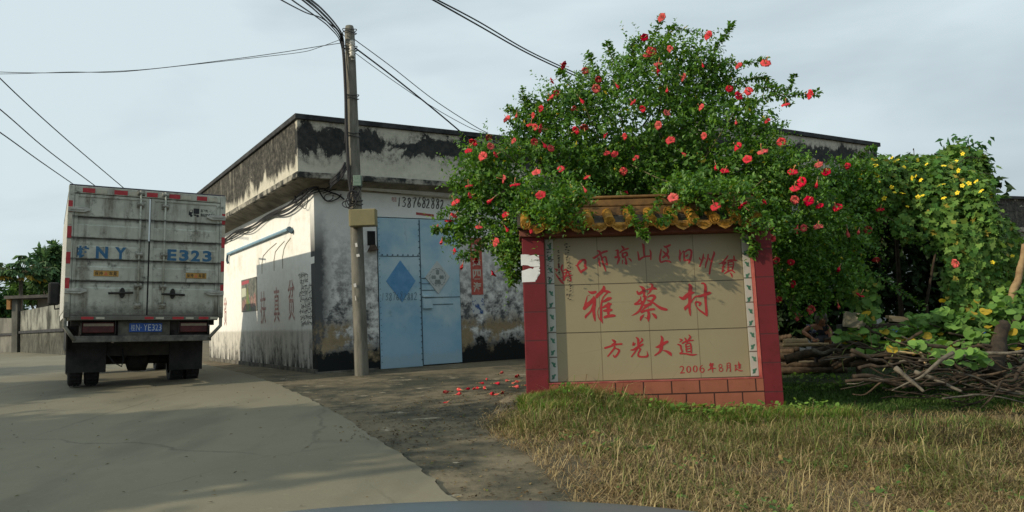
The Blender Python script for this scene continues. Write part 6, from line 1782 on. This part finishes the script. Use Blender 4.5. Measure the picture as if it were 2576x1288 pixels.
for k in ('anL', 'anR', 'toL', 'toR'):
    J[k].z = org.z + (.09 if k[0] == 'a' else .04)
RADS = dict(hip=.145, waist=.135, chest=.145, neck=.052, head0=.066, head1=.088, head2=.070, shL=.062, upL=.045, elL=.038, foL=.036, wrL=.024, haL=.032, shR=.062, upR=.045, elR=.038, foR=.036, wrR=.024, haR=.032,
            knL=.075, anL=.042, toL=.04, knR=.075, anR=.042, toR=.04)
names = list(J)
vsk = [J[k] - org for k in names]
rsk = [RADS[k] for k in names]
ix = names.index
ed = [('hip', 'waist'), ('waist', 'chest'), ('chest', 'neck'), ('neck', 'head0'), ('head0', 'head1'), ('head1', 'head2'), ('chest', 'shL'), ('shL', 'upL'), ('upL', 'elL'), ('elL', 'foL'), ('foL', 'wrL'), ('wrL', 'haL'),
      ('chest', 'shR'), ('shR', 'upR'), ('upR', 'elR'), ('elR', 'foR'), ('foR', 'wrR'), ('wrR', 'haR'), ('hip', 'knL'), ('knL', 'anL'), ('anL', 'toL'), ('hip', 'knR'), ('knR', 'anR'), ('anR', 'toR')]
edges = [(ix(a), ix(b)) for a, b in ed]
for hnd, s in (('haL', 1), ('haR', -1)):
    h = J[hnd] - org
    for q in range(5):
        if q < 4:
            d1 = Vector((.018 * (q - 1.5) + .02 * s, -.035, -.012))
            d2 = Vector((.006 * (q - 1.5) + .012 * s, -.018 - .004 * (q == 1), -.035))
        else:
            d1 = Vector((.03 * s, -.012, -.002))
            d2 = Vector((.018 * s, -.02, -.018))
        vsk += [h + d1, h + d1 + d2]
        rsk += [.0105, .0085]
        n_ = len(vsk)
        edges += [(ix(hnd), n_ - 2), (n_ - 2, n_ - 1)]


def skin(name, vs, es, rs, mat, parent, sub=2):
    me = bpy.data.meshes.new(name)
    me.from_pydata([tuple(v) for v in vs], es, [])
    o = link(name, me, mat, parent)
    o.modifiers.new('skin', 'SKIN').use_smooth_shade = True
    for i, d in enumerate(me.skin_vertices[0].data):
        d.radius = (rs[i], rs[i])
        d.use_root = (i == 0)
    m = o.modifiers.new('smooth', 'SUBSURF')
    m.levels = m.render_levels = sub
    return o


M_skin = var('skin', (0.27, 0.125, 0.065), (0.34, 0.165, 0.09), 9, .55, .05)
skin('body', vsk, edges, rsk, M_skin, per)
cl = ['hip', 'waist', 'chest', 'neck', 'shR', 'upR', 'elR', 'shL']
cvs = [J['hip'] - org, J['waist'] - org, J['chest'] - org, J['neck'].lerp(J['chest'], .35) - org, J['shR'] - org, J['upR'].lerp(J['elR'], .55) - org, J['shL'] - org]
skin('dark_top', cvs, [(0, 1), (1, 2), (2, 3), (2, 4), (4, 5), (2, 6)], [.165, .155, .165, .085, .078, .058, .075], var('black_cloth', (0.012, 0.013, 0.016), (0.028, 0.029, 0.034), 9, .9, .2), per)
skin('sleeve', [J['shL'] - org, J['shL'].lerp(J['upL'], .75) - org, J['chest'].lerp(J['shL'], .75) - org + Vector((-.03, -.02, -.10))], [(0, 1), (0, 2)], [.076, .060, .06], var('blue_white_print', (0.03, 0.05, 0.16), (0.35, 0.38, 0.46), 14, .9, .1, lo=.48, hi=.54), per)
skin('trousers', [J['hip'] - org, J['knL'] - org, J['anL'] - org, J['knR'] - org, J['anR'] - org], [(0, 1), (1, 2), (0, 3), (3, 4)], [.16, .088, .06, .088, .06], var('dark_trousers', (0.02, 0.02, 0.024), (0.04, 0.04, 0.045), 6, .9, .1), per)
# hair: a shell over the crown and sides, face left open toward the viewer
hc = J['head1'].lerp(J['head2'], .35) - org
hv, hf = [], []
nu, nv = 20, 12
for j in range(nv + 1):
    for i in range(nu):
        th, ph = 2 * math.pi * i / nu, math.pi * .74 * j / nv
        r = .112 + .006 * math.sin(i * 3.1 + j * 1.3)
        cy = math.sin(th)
        face = max(0.0, -cy) ** 3 * max(0, (j - 4.6) / 7)
        rr = r * (1 - .55 * face)
        hv.append((hc.x + rr * math.sin(ph) * math.cos(th), hc.y + rr * math.sin(ph) * math.sin(th) + .012, hc.z + r * 1.12 * math.cos(ph)))
for j in range(nv):
    for i in range(nu):
        hf.append((j * nu + i, j * nu + (i + 1) % nu, (j + 1) * nu + (i + 1) % nu, (j + 1) * nu + i))
MB().add(hv, hf).build('hair', var('grey_hair', (0.05, 0.045, 0.035), (0.22, 0.20, 0.155), 30, .7, .5, sc3=(1, 1, .3)), per, True)
fc = J['head1'] - org + Vector((-.01, -.088, -.02))
fm = MB()
fm.tube([fc + Vector((0, .01, .03)), fc + Vector((0, -.018, -.012)), fc + Vector((0, 0, -.022))], [.008, .014, .007], 8)
fm.build('nose', M_skin, per, True)
fe = MB()
for s in (-1, 1):
    fe.tube([fc + Vector((s * .034 - .008, .004, .026)), fc + Vector((s * .034 + .008, .004, .026))], .006, 6)
    fe.tube([fc + Vector((s * .034 - .014, .002, .044)), fc + Vector((s * .034 + .014, .002, .044))], .004, 5)
fe.tube([fc + Vector((-.02, .004, -.048)), fc + Vector((.02, .004, -.048))], .0055, 6)
fe.build('facial_features', var('dark_features', (0.05, 0.025, 0.02), (0.09, 0.045, 0.035), 9, .6, 0), per)
# the log held under the hand
log(2045, 852, 13.95, 2078, 858, 13.9, .055, .05, M_wood[1], 'short grey log lying under the crouching person\'s hands', None, .004, 'log', 'log')

# ------------------------------------------------------------------ grass
GN = np.random.default_rng(3).random((64, 64))


def vn2(x, y, s):
    x, y = np.asarray(x) * s + 100, np.asarray(y) * s + 100
    i, j = np.floor(x).astype(int), np.floor(y).astype(int)
    u, v = x - i, y - j
    u, v = u * u * (3 - 2 * u), v * v * (3 - 2 * v)
    f = lambda a, b: GN[a % 64, b % 64]
    return f(i, j) * (1 - u) * (1 - v) + f(i + 1, j) * u * (1 - v) + f(i, j + 1) * (1 - u) * v + f(i + 1, j + 1) * u * v


def blades(x, y, h, w, lean, col, z0=-0.01):
    n = len(x)
    z = np.array([g(a, b) for a, b in zip(x, y)]) + z0
    th = rng.random(n) * 6.283
    ld = np.stack([np.cos(th), np.sin(th), np.zeros(n)], 1)
    ph = th + 1.2 + rng.random(n)
    sd = np.stack([np.cos(ph), np.sin(ph), np.zeros(n)], 1) * (w / 2)[:, None]
    B = np.stack([x, y, z], 1)
    up = np.array([0, 0, 1.0])
    m = B + up * (h * .58)[:, None] + ld * (h * lean * .35)[:, None]
    t = B + up * (h * (1 - .35 * lean))[:, None] + ld * (h * lean)[:, None]
    V = np.stack([B - sd, B + sd, m + sd * .8, m - sd * .8, t], 1).reshape(-1, 3)
    b = np.arange(n)[:, None] * 5
    T_ = np.concatenate([b + [0, 1, 2], b + [0, 2, 3], b + [3, 2, 4]], 1).reshape(-1, 3)
    return V, T_, np.repeat(col, 5, 0)


def palette(x, y, cols, wts):
    n = len(x)
    w = np.stack([np.maximum(a, 0.001) for a in wts], 1)
    w = np.cumsum(w / w.sum(1, keepdims=True), 1)
    k = (rng.random((n, 1)) > w).sum(1).clip(0, len(cols) - 1)
    return (np.array(cols)[k] * (0.7 + .6 * rng.random((n, 1)))).clip(.004, 1)


N = 125000
y = 3.3 * (9.35 / 3.3) ** rng.random(N)
xg = np.array([x_grass(v) for v in y])
x = xg + (0.70 * y + 1.2 - xg) * rng.random(N) - .12 * rng.random(N)
d0 = vn2(x + 3, y * 1.6, .55)
d1, d2, d3 = vn2(x, y, .9), vn2(x, y, 2.4), vn2(x + 30, y, 5)
edge_d = x - xg
near_sign = np.clip((y - 8.2) / 1.1, 0, 1)
h = (.035 + .085 * d2 + .05 * d1) * (.55 + .9 * rng.random(N)) * (1 + .6 * near_sign) * np.where(rng.random(N) < .05, 1.7, 1)
h *= np.clip(.35 + edge_d * 1.3, .35, 1) * np.clip(.45 + 1.3 * d1, .4, 1.5)
lean = .35 + 1.3 * rng.random(N)
keep = rng.random(N) < np.clip(.05 + 1.5 * d2 * (0.4 + d3) - .9 * np.clip(.38 - d1, 0, 1), .10, 1)
keep &= ~((y > 9.33) & (x > .1) & (x < 3.25))
dark_p = np.clip(1 - ((x - 4.1) / 1.0) ** 2 - ((y - 7.6) / .55) ** 2, 0, 1) + np.clip(1 - ((x - 1.2) / .6) ** 2 - ((y - 6.2) / .35) ** 2, 0, 1) * .6
green_p = np.clip(1 - ((x - .75) / .55) ** 2 - ((y - 6.6) / .9) ** 2, 0, 1) + np.clip(1 - ((x - 1.6) / .9) ** 2 - ((y - 5.6) / .6) ** 2, 0, 1) + 1.6 * np.clip(d0 - .6, 0, 1)
gcol = palette(x, y, [(.40, .33, .16), (.25, .21, .09), (.15, .18, .05), (.09, .18, .03), (.14, .10, .055), (.05, .04, .022)],
               [.35 + 1.1 * d3, .9 + 0 * x, .5 + 1.6 * d1 * d2 + .6 * near_sign, .10 + 3.2 * np.clip(vn2(x + 9, y, 1.1) - .55, 0, 1) + 1.5 * near_sign + 1.3 * green_p, .35 + 1.0 * (1 - d2), .2 + 4.0 * np.clip(.42 - d1, 0, 1) + 3.0 * dark_p + 2.5 * np.clip(.42 - d0, 0, 1)])
V, T_, C_ = blades(x[keep], y[keep], h[keep], .004 + .006 * rng.random(keep.sum()), lean[keep], gcol[keep])
kind(np_mesh('dry_grass', V, T_, M_grass, C_), 'stuff')
nst = 900
ys_ = 4.2 * (9.3 / 4.2) ** rng.random(nst)
xs_ = np.array([x_grass(v) for v in ys_]) + .15 + (.70 * ys_) * rng.random(nst) ** 1.1
k = (vn2(xs_ + 7, ys_, 1.3) > .45) & ~((ys_ > 9.2) & (xs_ < 3.3))
xs_, ys_ = xs_[k], ys_[k]
V, T_, C_ = blades(xs_, ys_, .16 + .20 * rng.random(len(xs_)), .004 + .003 * rng.random(len(xs_)), .2 + .8 * rng.random(len(xs_)), palette(xs_, ys_, [(.46, .38, .20), (.30, .25, .11), (.17, .21, .06)], [1 + 0 * xs_, 1 + 0 * xs_, .6 + 0 * xs_]))
kind(np_mesh('tall_grass', V, T_, M_grass, C_), 'stuff')
nw = 100
P, D = [], []
for q in range(nw):
    yy = 4.4 + 4.6 * rng.random()
    xx = x_grass(yy) + .1 + .66 * yy * rng.random()
    for w in range(rng.integers(6, 13)):
        a = rng.random() * 6.28
        rr = .015 + .05 * rng.random()
        P.append((xx + rr * math.cos(a), yy + rr * math.sin(a), g(xx, yy) + .03 + .06 * rng.random()))
        D.append((math.cos(a), math.sin(a), .25 * rng.normal()))
P, D = np.array(P), nrm(np.array(D))
V, T_, m_ = broad_leaves(P, D, nrm(np.array([-.2, -.3, 1]) + rng.normal(size=P.shape) * .3), .014 + .026 * rng.random(len(P)), ROUND)
kind(np_mesh('field_weeds', V, T_, M_vine, np.repeat(leaf_cols(len(P), (.06, .14, .03), (.15, .23, .06), (.28, .2, .08), .2), m_, 0)), 'stuff')
# flattened dead straw
N = 26000
y = 3.3 * (9.2 / 3.3) ** rng.random(N)
xg = np.array([x_grass(v) for v in y])
x = xg - .18 + (0.70 * y + 1.2 - xg) * rng.random(N)
V, T_, C_ = blades(x, y, .05 + .07 * rng.random(N), .004 + .003 * rng.random(N), 1.9 + 0 * x, palette(x, y, [(.44, .34, .17), (.30, .22, .11), (.16, .11, .06)], [1 + 0 * x, 1 + 0 * x, .6 + 0 * x]), .01)
kind(np_mesh('straw', V, T_, M_grass, C_), 'stuff')
# green tufts at the foot of the sign and along the forecourt edge
N = 16000
k = rng.random(N)
x = np.where(k < .40, .02 + .75 * rng.random(N), .3 + 3.5 * rng.random(N))
y = np.where(k < .40, 8.3 + 1.05 * rng.random(N) ** .7, 9.26 - .55 * rng.random(N) ** 1.6)
ok_ = x > np.array([x_grass(v) for v in y]) - .05
x, y = x[ok_], y[ok_]
V, T_, C_ = blades(x, y, (.08 + .16 * rng.random(len(x))) * (.5 + vn2(x, y, 3)), .006 + .005 * rng.random(len(x)), .3 + .7 * rng.random(len(x)), palette(x, y, [(.10, .20, .03), (.16, .24, .05), (.26, .25, .08), (.36, .28, .12)], [1 + 0 * x, 1 + 0 * x, .7 + 0 * x, .5 + 0 * x]))
kind(np_mesh('green_grass', V, T_, M_grass, C_), 'stuff')
# short shaded grass between the sign and the woodpile
N = 42000
y = 9.2 * (14.5 / 9.2) ** rng.random(N)
x = 3.15 + (.72 * y - 2.9) * rng.random(N)
ok_ = (y < 12.6 - .25 * (x - 3.2)) | (rng.random(N) < .25)
x, y = x[ok_], y[ok_]
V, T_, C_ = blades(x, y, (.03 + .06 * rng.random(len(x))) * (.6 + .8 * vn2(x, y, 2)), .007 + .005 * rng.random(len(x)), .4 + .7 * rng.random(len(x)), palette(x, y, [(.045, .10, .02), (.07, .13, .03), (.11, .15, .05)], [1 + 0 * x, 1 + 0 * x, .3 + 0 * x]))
kind(np_mesh('shaded_grass', V, T_, M_grass, C_), 'stuff')
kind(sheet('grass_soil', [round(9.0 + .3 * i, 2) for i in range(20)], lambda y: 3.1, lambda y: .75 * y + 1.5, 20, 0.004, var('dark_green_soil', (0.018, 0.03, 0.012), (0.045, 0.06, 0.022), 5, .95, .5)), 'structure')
# low weeds with small round leaves
N = 2600
k = rng.random(N)
x = np.where(k < .7, .1 + 3.6 * rng.random(N), 3.3 + 2.6 * rng.random(N))
y = np.where(k < .7, 9.25 - .45 * rng.random(N) ** 1.5, 11.7 - .3 * (x - 3.3) + .5 * rng.random(N))
z = np.array([g(a, b) for a, b in zip(x, y)]) + .02 + .20 * rng.random(N) ** 1.5 * (vn2(x, y, 3) > .4)
P = np.stack([x, y, z], 1)
V, T_, m_ = broad_leaves(P, nrm(rnd_dirs(N) * [1, 1, .4]), nrm(np.array([-.3, -.3, 1]) + rng.normal(size=P.shape) * .4), .018 + .03 * rng.random(N), ROUND)
kind(np_mesh('weeds', V, T_, M_vine, np.repeat(leaf_cols(N, (.08, .18, .03), (.17, .28, .05)), m_, 0)), 'stuff')
# leaf litter on the forecourt and road
N = 2600
k = rng.random(N)
y = np.where(k < .55, 7.2 + 4.6 * rng.random(N), 4.5 + 9 * rng.random(N))
xg = np.array([x_grass(v) for v in y])
xe = np.array([x_edge(v) for v in y])
x = np.where(k < .55, xg - 1.6 * rng.random(N) ** 1.8, np.where(k < .93, xe + (xg - xe) * rng.random(N), xe - 4 * rng.random(N)))
z = np.array([g(a, b) for a, b in zip(x, y)]) + np.where(x < xe, .036, .008)
P = np.stack([x, y, z], 1)
D = rnd_dirs(N) * [1, 1, .15]
V, T_ = simple_leaves(P, nrm(D), nrm(np.array([0, 0, 1]) + rng.normal(size=P.shape) * .2), .018 + .03 * rng.random(N), .010 + .012 * rng.random(N), .1, -.05)
kind(np_mesh('leaf_litter', V, T_, M_grass, np.repeat(palette(x, y, [(.10, .065, .03), (.055, .04, .025), (.26, .19, .08), (.12, .15, .03)], [1 + 0 * x, 1 + 0 * x, .7 + 0 * x, .15 + 0 * x]), 4, 0)), 'stuff')
# pale sandy heap by the left pillar
sp = G(1292, 1018)
sv, sf = [(sp.x, sp.y, g(sp.x, sp.y) + .012)], []
for j in range(1, 7):
    for i in range(28):
        a = 2 * math.pi * i / 28
        r = j / 6 * (1 + .22 * math.sin(3 * a + 1) + .16 * math.sin(7 * a) + .08 * math.sin(13 * a + 2))
        xx_, yy_ = sp.x + .05 + .30 * r * math.cos(a) + .10 * r * math.sin(a), sp.y + .15 + .95 * r * math.sin(a)
        sv.append((xx_, yy_, g(xx_, yy_) + .010 * (1 - (j / 6) ** 2) + (.004 if j < 5 else (-.002 if j == 5 else -.02)) + .004 * math.sin(i * 5 + j * 3)))
for i in range(28):
    sf.append((0, 1 + i, 1 + (i + 1) % 28))
    for j in range(5):
        sf.append((1 + j * 28 + i, 1 + (j + 1) * 28 + i, 1 + (j + 1) * 28 + (i + 1) % 28, 1 + j * 28 + (i + 1) % 28))
kind(MB().add(sv, sf).build('sand', var('pale_sand', (0.12, 0.095, 0.06), (0.25, 0.20, 0.13), 14, .95, .6), None, True), 'stuff')
# fallen blooms
Z3 = [(985, 1132), (880, 1178), (862, 1200), (808, 1212), (740, 1222), (935, 1235), (990, 1230), (1085, 1145), (1068, 1175), (1050, 1198), (1012, 1222), (1095, 1168), (920, 1208), (925, 1160), (735, 1270), (760, 1240), (888, 1203), (1040, 1165), (1110, 1190), (1075, 1140), (800, 1215), (955, 1180)]
for k, (a, b) in enumerate(Z3):
    p = G((1200 + a / 1.288) * .63889, (600 + b / 1.288) * .63889)
    o = bpy.data.objects.new('fallen_flower', FC[k % 2])
    sc.collection.objects.link(o)
    o.location = (p.x, p.y, p.z + .025)
    o.rotation_euler = (math.pi / 2 + random.gauss(0, .2), random.gauss(0, .3), random.uniform(0, 6.28))
    o.scale = [random.uniform(.8, 1.15)] * 3
    tag(o, 'wilted red bloom fallen on the forecourt between the blue door and the sign', 'flower', 'fallen blooms')


# ------------------------------------------------------------------ trees at the far left, and the roadside trees beyond the frame that shade the road
def tree(name, label, base, crowns, nleaf, leaf, ca, cb, th=.16, group=None):
    base = Vector(base)
    t = tag(empty(name, None, base), label, 'tree', group)
    mb = MB()
    top = sum((Vector(c) for c, r in crowns), Vector()) / len(crowns)
    fork = base.lerp(top, .55)
    fork.x, fork.y = base.x * .6 + top.x * .4, base.y * .6 + top.y * .4
    mb.tube(curve_pts([base - base, (base.lerp(fork, .5) - base) + Vector((.05, 0, 0)), fork - base], 4), [th - th * .4 * i / 8 for i in range(9)], 8)
    for c, r in crowns:
        c = Vector(c)
        mb.tube(curve_pts([fork - base, fork.lerp(c, .5) - base + Vector((0, 0, .1)), c - base], 4), [th * .5 - th * .4 * i / 8 for i in range(9)], 6)
    mb.build('trunk', M_wood[1], t, True)
    Ps, Ds = [], []
    tot = sum(r[0] * r[2] for c, r in crowns)
    for c, r in crowns:
        n = int(nleaf * r[0] * r[2] / tot)
        nc = max(8, n // 26)
        cc = rnd_dirs(nc) * (rng.random((nc, 1)) ** .45)
        k = rng.integers(nc, size=n)
        q = cc[k] + rng.normal(size=(n, 3)) * .13
        Ps.append(np.array(c) + q * np.array(r) - np.array(base))
        Ds.append(nrm(q + rng.normal(size=q.shape) * .7 + [0, 0, -.25]))
    P, D = np.concatenate(Ps), np.concatenate(Ds)
    n = len(P)
    V, T_ = simple_leaves(P, D, nrm(np.array([-.3, -.2, 1]) + rng.normal(size=P.shape) * .5), leaf * (.6 + .8 * rng.random(n)), leaf * (.35 + .3 * rng.random(n)))
    np_mesh('crown', V, T_, M_tree, np.repeat(leaf_cols(n, ca, cb), 4, 0), t)
    return t


def crown_px(lst, Y):
    return [(tuple(W(px, py, Y)), (rx * Y / FPX, min(rx, ry) * Y / FPX, ry * Y / FPX)) for px, py, rx, ry in lst]


gz = 0.44
dk, lt = (0.045, 0.11, 0.05), (0.12, 0.20, 0.075)
tree('leafy_tree', 'dark leafy tree just left of the truck, taller than the papaya', (W(118, 885, 52).x, 52, gz), crown_px([(118, 672, 32, 42), (142, 640, 14, 36), (100, 700, 25, 30), (135, 700, 22, 40)], 52), 3200, .42, dk, lt)
tree('leafy_tree', 'low light green tree under the papaya crown, above the gatehouse roof', (W(92, 885, 60).x, 60, gz), crown_px([(95, 738, 48, 20), (55, 720, 34, 14), (130, 735, 24, 16), (75, 750, 40, 14)], 60), 2200, .42, (0.045, 0.10, 0.025), (0.11, 0.18, 0.05))
tree('leafy_tree', 'bushy green tree at the far left edge over the pale wall', (W(8, 885, 52).x, 52, gz), crown_px([(8, 765, 36, 38), (30, 785, 24, 25), (-30, 740, 40, 40)], 52), 2200, .40, (0.03, 0.085, 0.028), (0.075, 0.15, 0.04))
# papaya: bare stem with a flat umbrella of long stalked leaves
Yp = 48
pbase = Vector((W(50, 885, Yp).x, Yp, gz))
ptop = W(52, 690, Yp)
pp_ = tag(empty('papaya_tree', None, pbase), 'papaya tree with a thin bare trunk and flat spreading crown at the far left', 'tree')
MB().tube([(0, 0, 0), ((ptop - pbase) * .5 + Vector((.05, 0, 0))), (ptop - pbase)], [.17, .13, .10], 8).build('trunk', M_wood[1], pp_, True)
st, P, D, L, yl = MB(), [], [], [], []
r6 = random.Random(9)
for k in range(60):
    a = k * 2.4
    ln = 1.75 * (0.35 + .65 * r6.random())
    rise = r6.uniform(-.5, 1.1) * (1.35 - ln / 2.0) + .15
    e = ptop - pbase + Vector((ln * math.cos(a), ln * math.sin(a), rise))
    st.tube(curve_pts([ptop - pbase, (ptop - pbase).lerp(e, .5) + Vector((0, 0, .15)), e], 3), .02, 4)
    for q in range(9):
        b = a + (q - 4) * .5
        P.append(tuple(e)); D.append((math.cos(b), math.sin(b), -.35 - .3 * r6.random())); L.append(.56 * r6.uniform(.7, 1.2)); yl.append(rise < -.12 and k % 3 == 0)
st.build('stalk', M_stem, pp_)
P, D, L = np.array(P), nrm(np.array(D)), np.array(L)
V, T_ = simple_leaves(P, D, nrm(np.array([-.2, -.2, 1]) + rng.normal(size=P.shape) * .3), L, L * .5)
C_ = leaf_cols(len(P), (0.05, 0.11, 0.05), (0.115, 0.19, 0.075))
C_[np.array(yl)] = (.32, .25, .05)
np_mesh('crown', V, T_, M_tree, np.repeat(C_, 4, 0), pp_)

S1 = Vector((-AZ.x, -AZ.y, 0)).normalized()


def shade_tree(gx, gy, hgt, r, label, n=5200):
    Ld = hgt / math.tan(ELEV)
    c = Vector((gx, gy, 0)) - S1 * Ld
    tree('roadside_tree', label, (c.x, c.y, 0.0), [((c.x, c.y, hgt), (r, r, r * .8)), ((c.x + .8 * r * S1.y, c.y - .6 * r, hgt - .4), (r * .6, r * .6, r * .5)), ((c.x - .5 * r, c.y + .5 * r, hgt + .3), (r * .6, r * .6, r * .5))], n, .34, dk, lt, .2)


shade_tree(-3.6, 7.45, 4.8, 1.9, 'roadside tree whose crown shades the middle of the road', 13000)
shade_tree(-8.6, 6.9, 5.2, 2.5, 'roadside tree farther from the road, beyond the one that shades its middle', 14000)
shade_tree(-6.4, 4.3, 4.6, 1.5, 'roadside tree nearest the car, shading the near edge of the road', 7000)
shade_tree(-9.6, 12.4, 4.6, 2.0, 'roadside tree opposite the rear of the truck', 11000)
shade_tree(-15.5, 18.5, 5.4, 3.2, 'roadside tree opposite the cab of the truck', 14000)
Lp = 6.8 / math.tan(ELEV)
pl2 = Vector((-0.35, 6.35, 0)) - S1 * Lp
o = MB().tube([(0, 0, -.5), (0, 0, 3.5), (0, 0, 7.0)], [.14, .12, .09], 14).build('roadside_pole', M_concpole, None, True)
o.location = pl2
tag(o, 'plain concrete pole standing across the road among the roadside trees', 'pole')
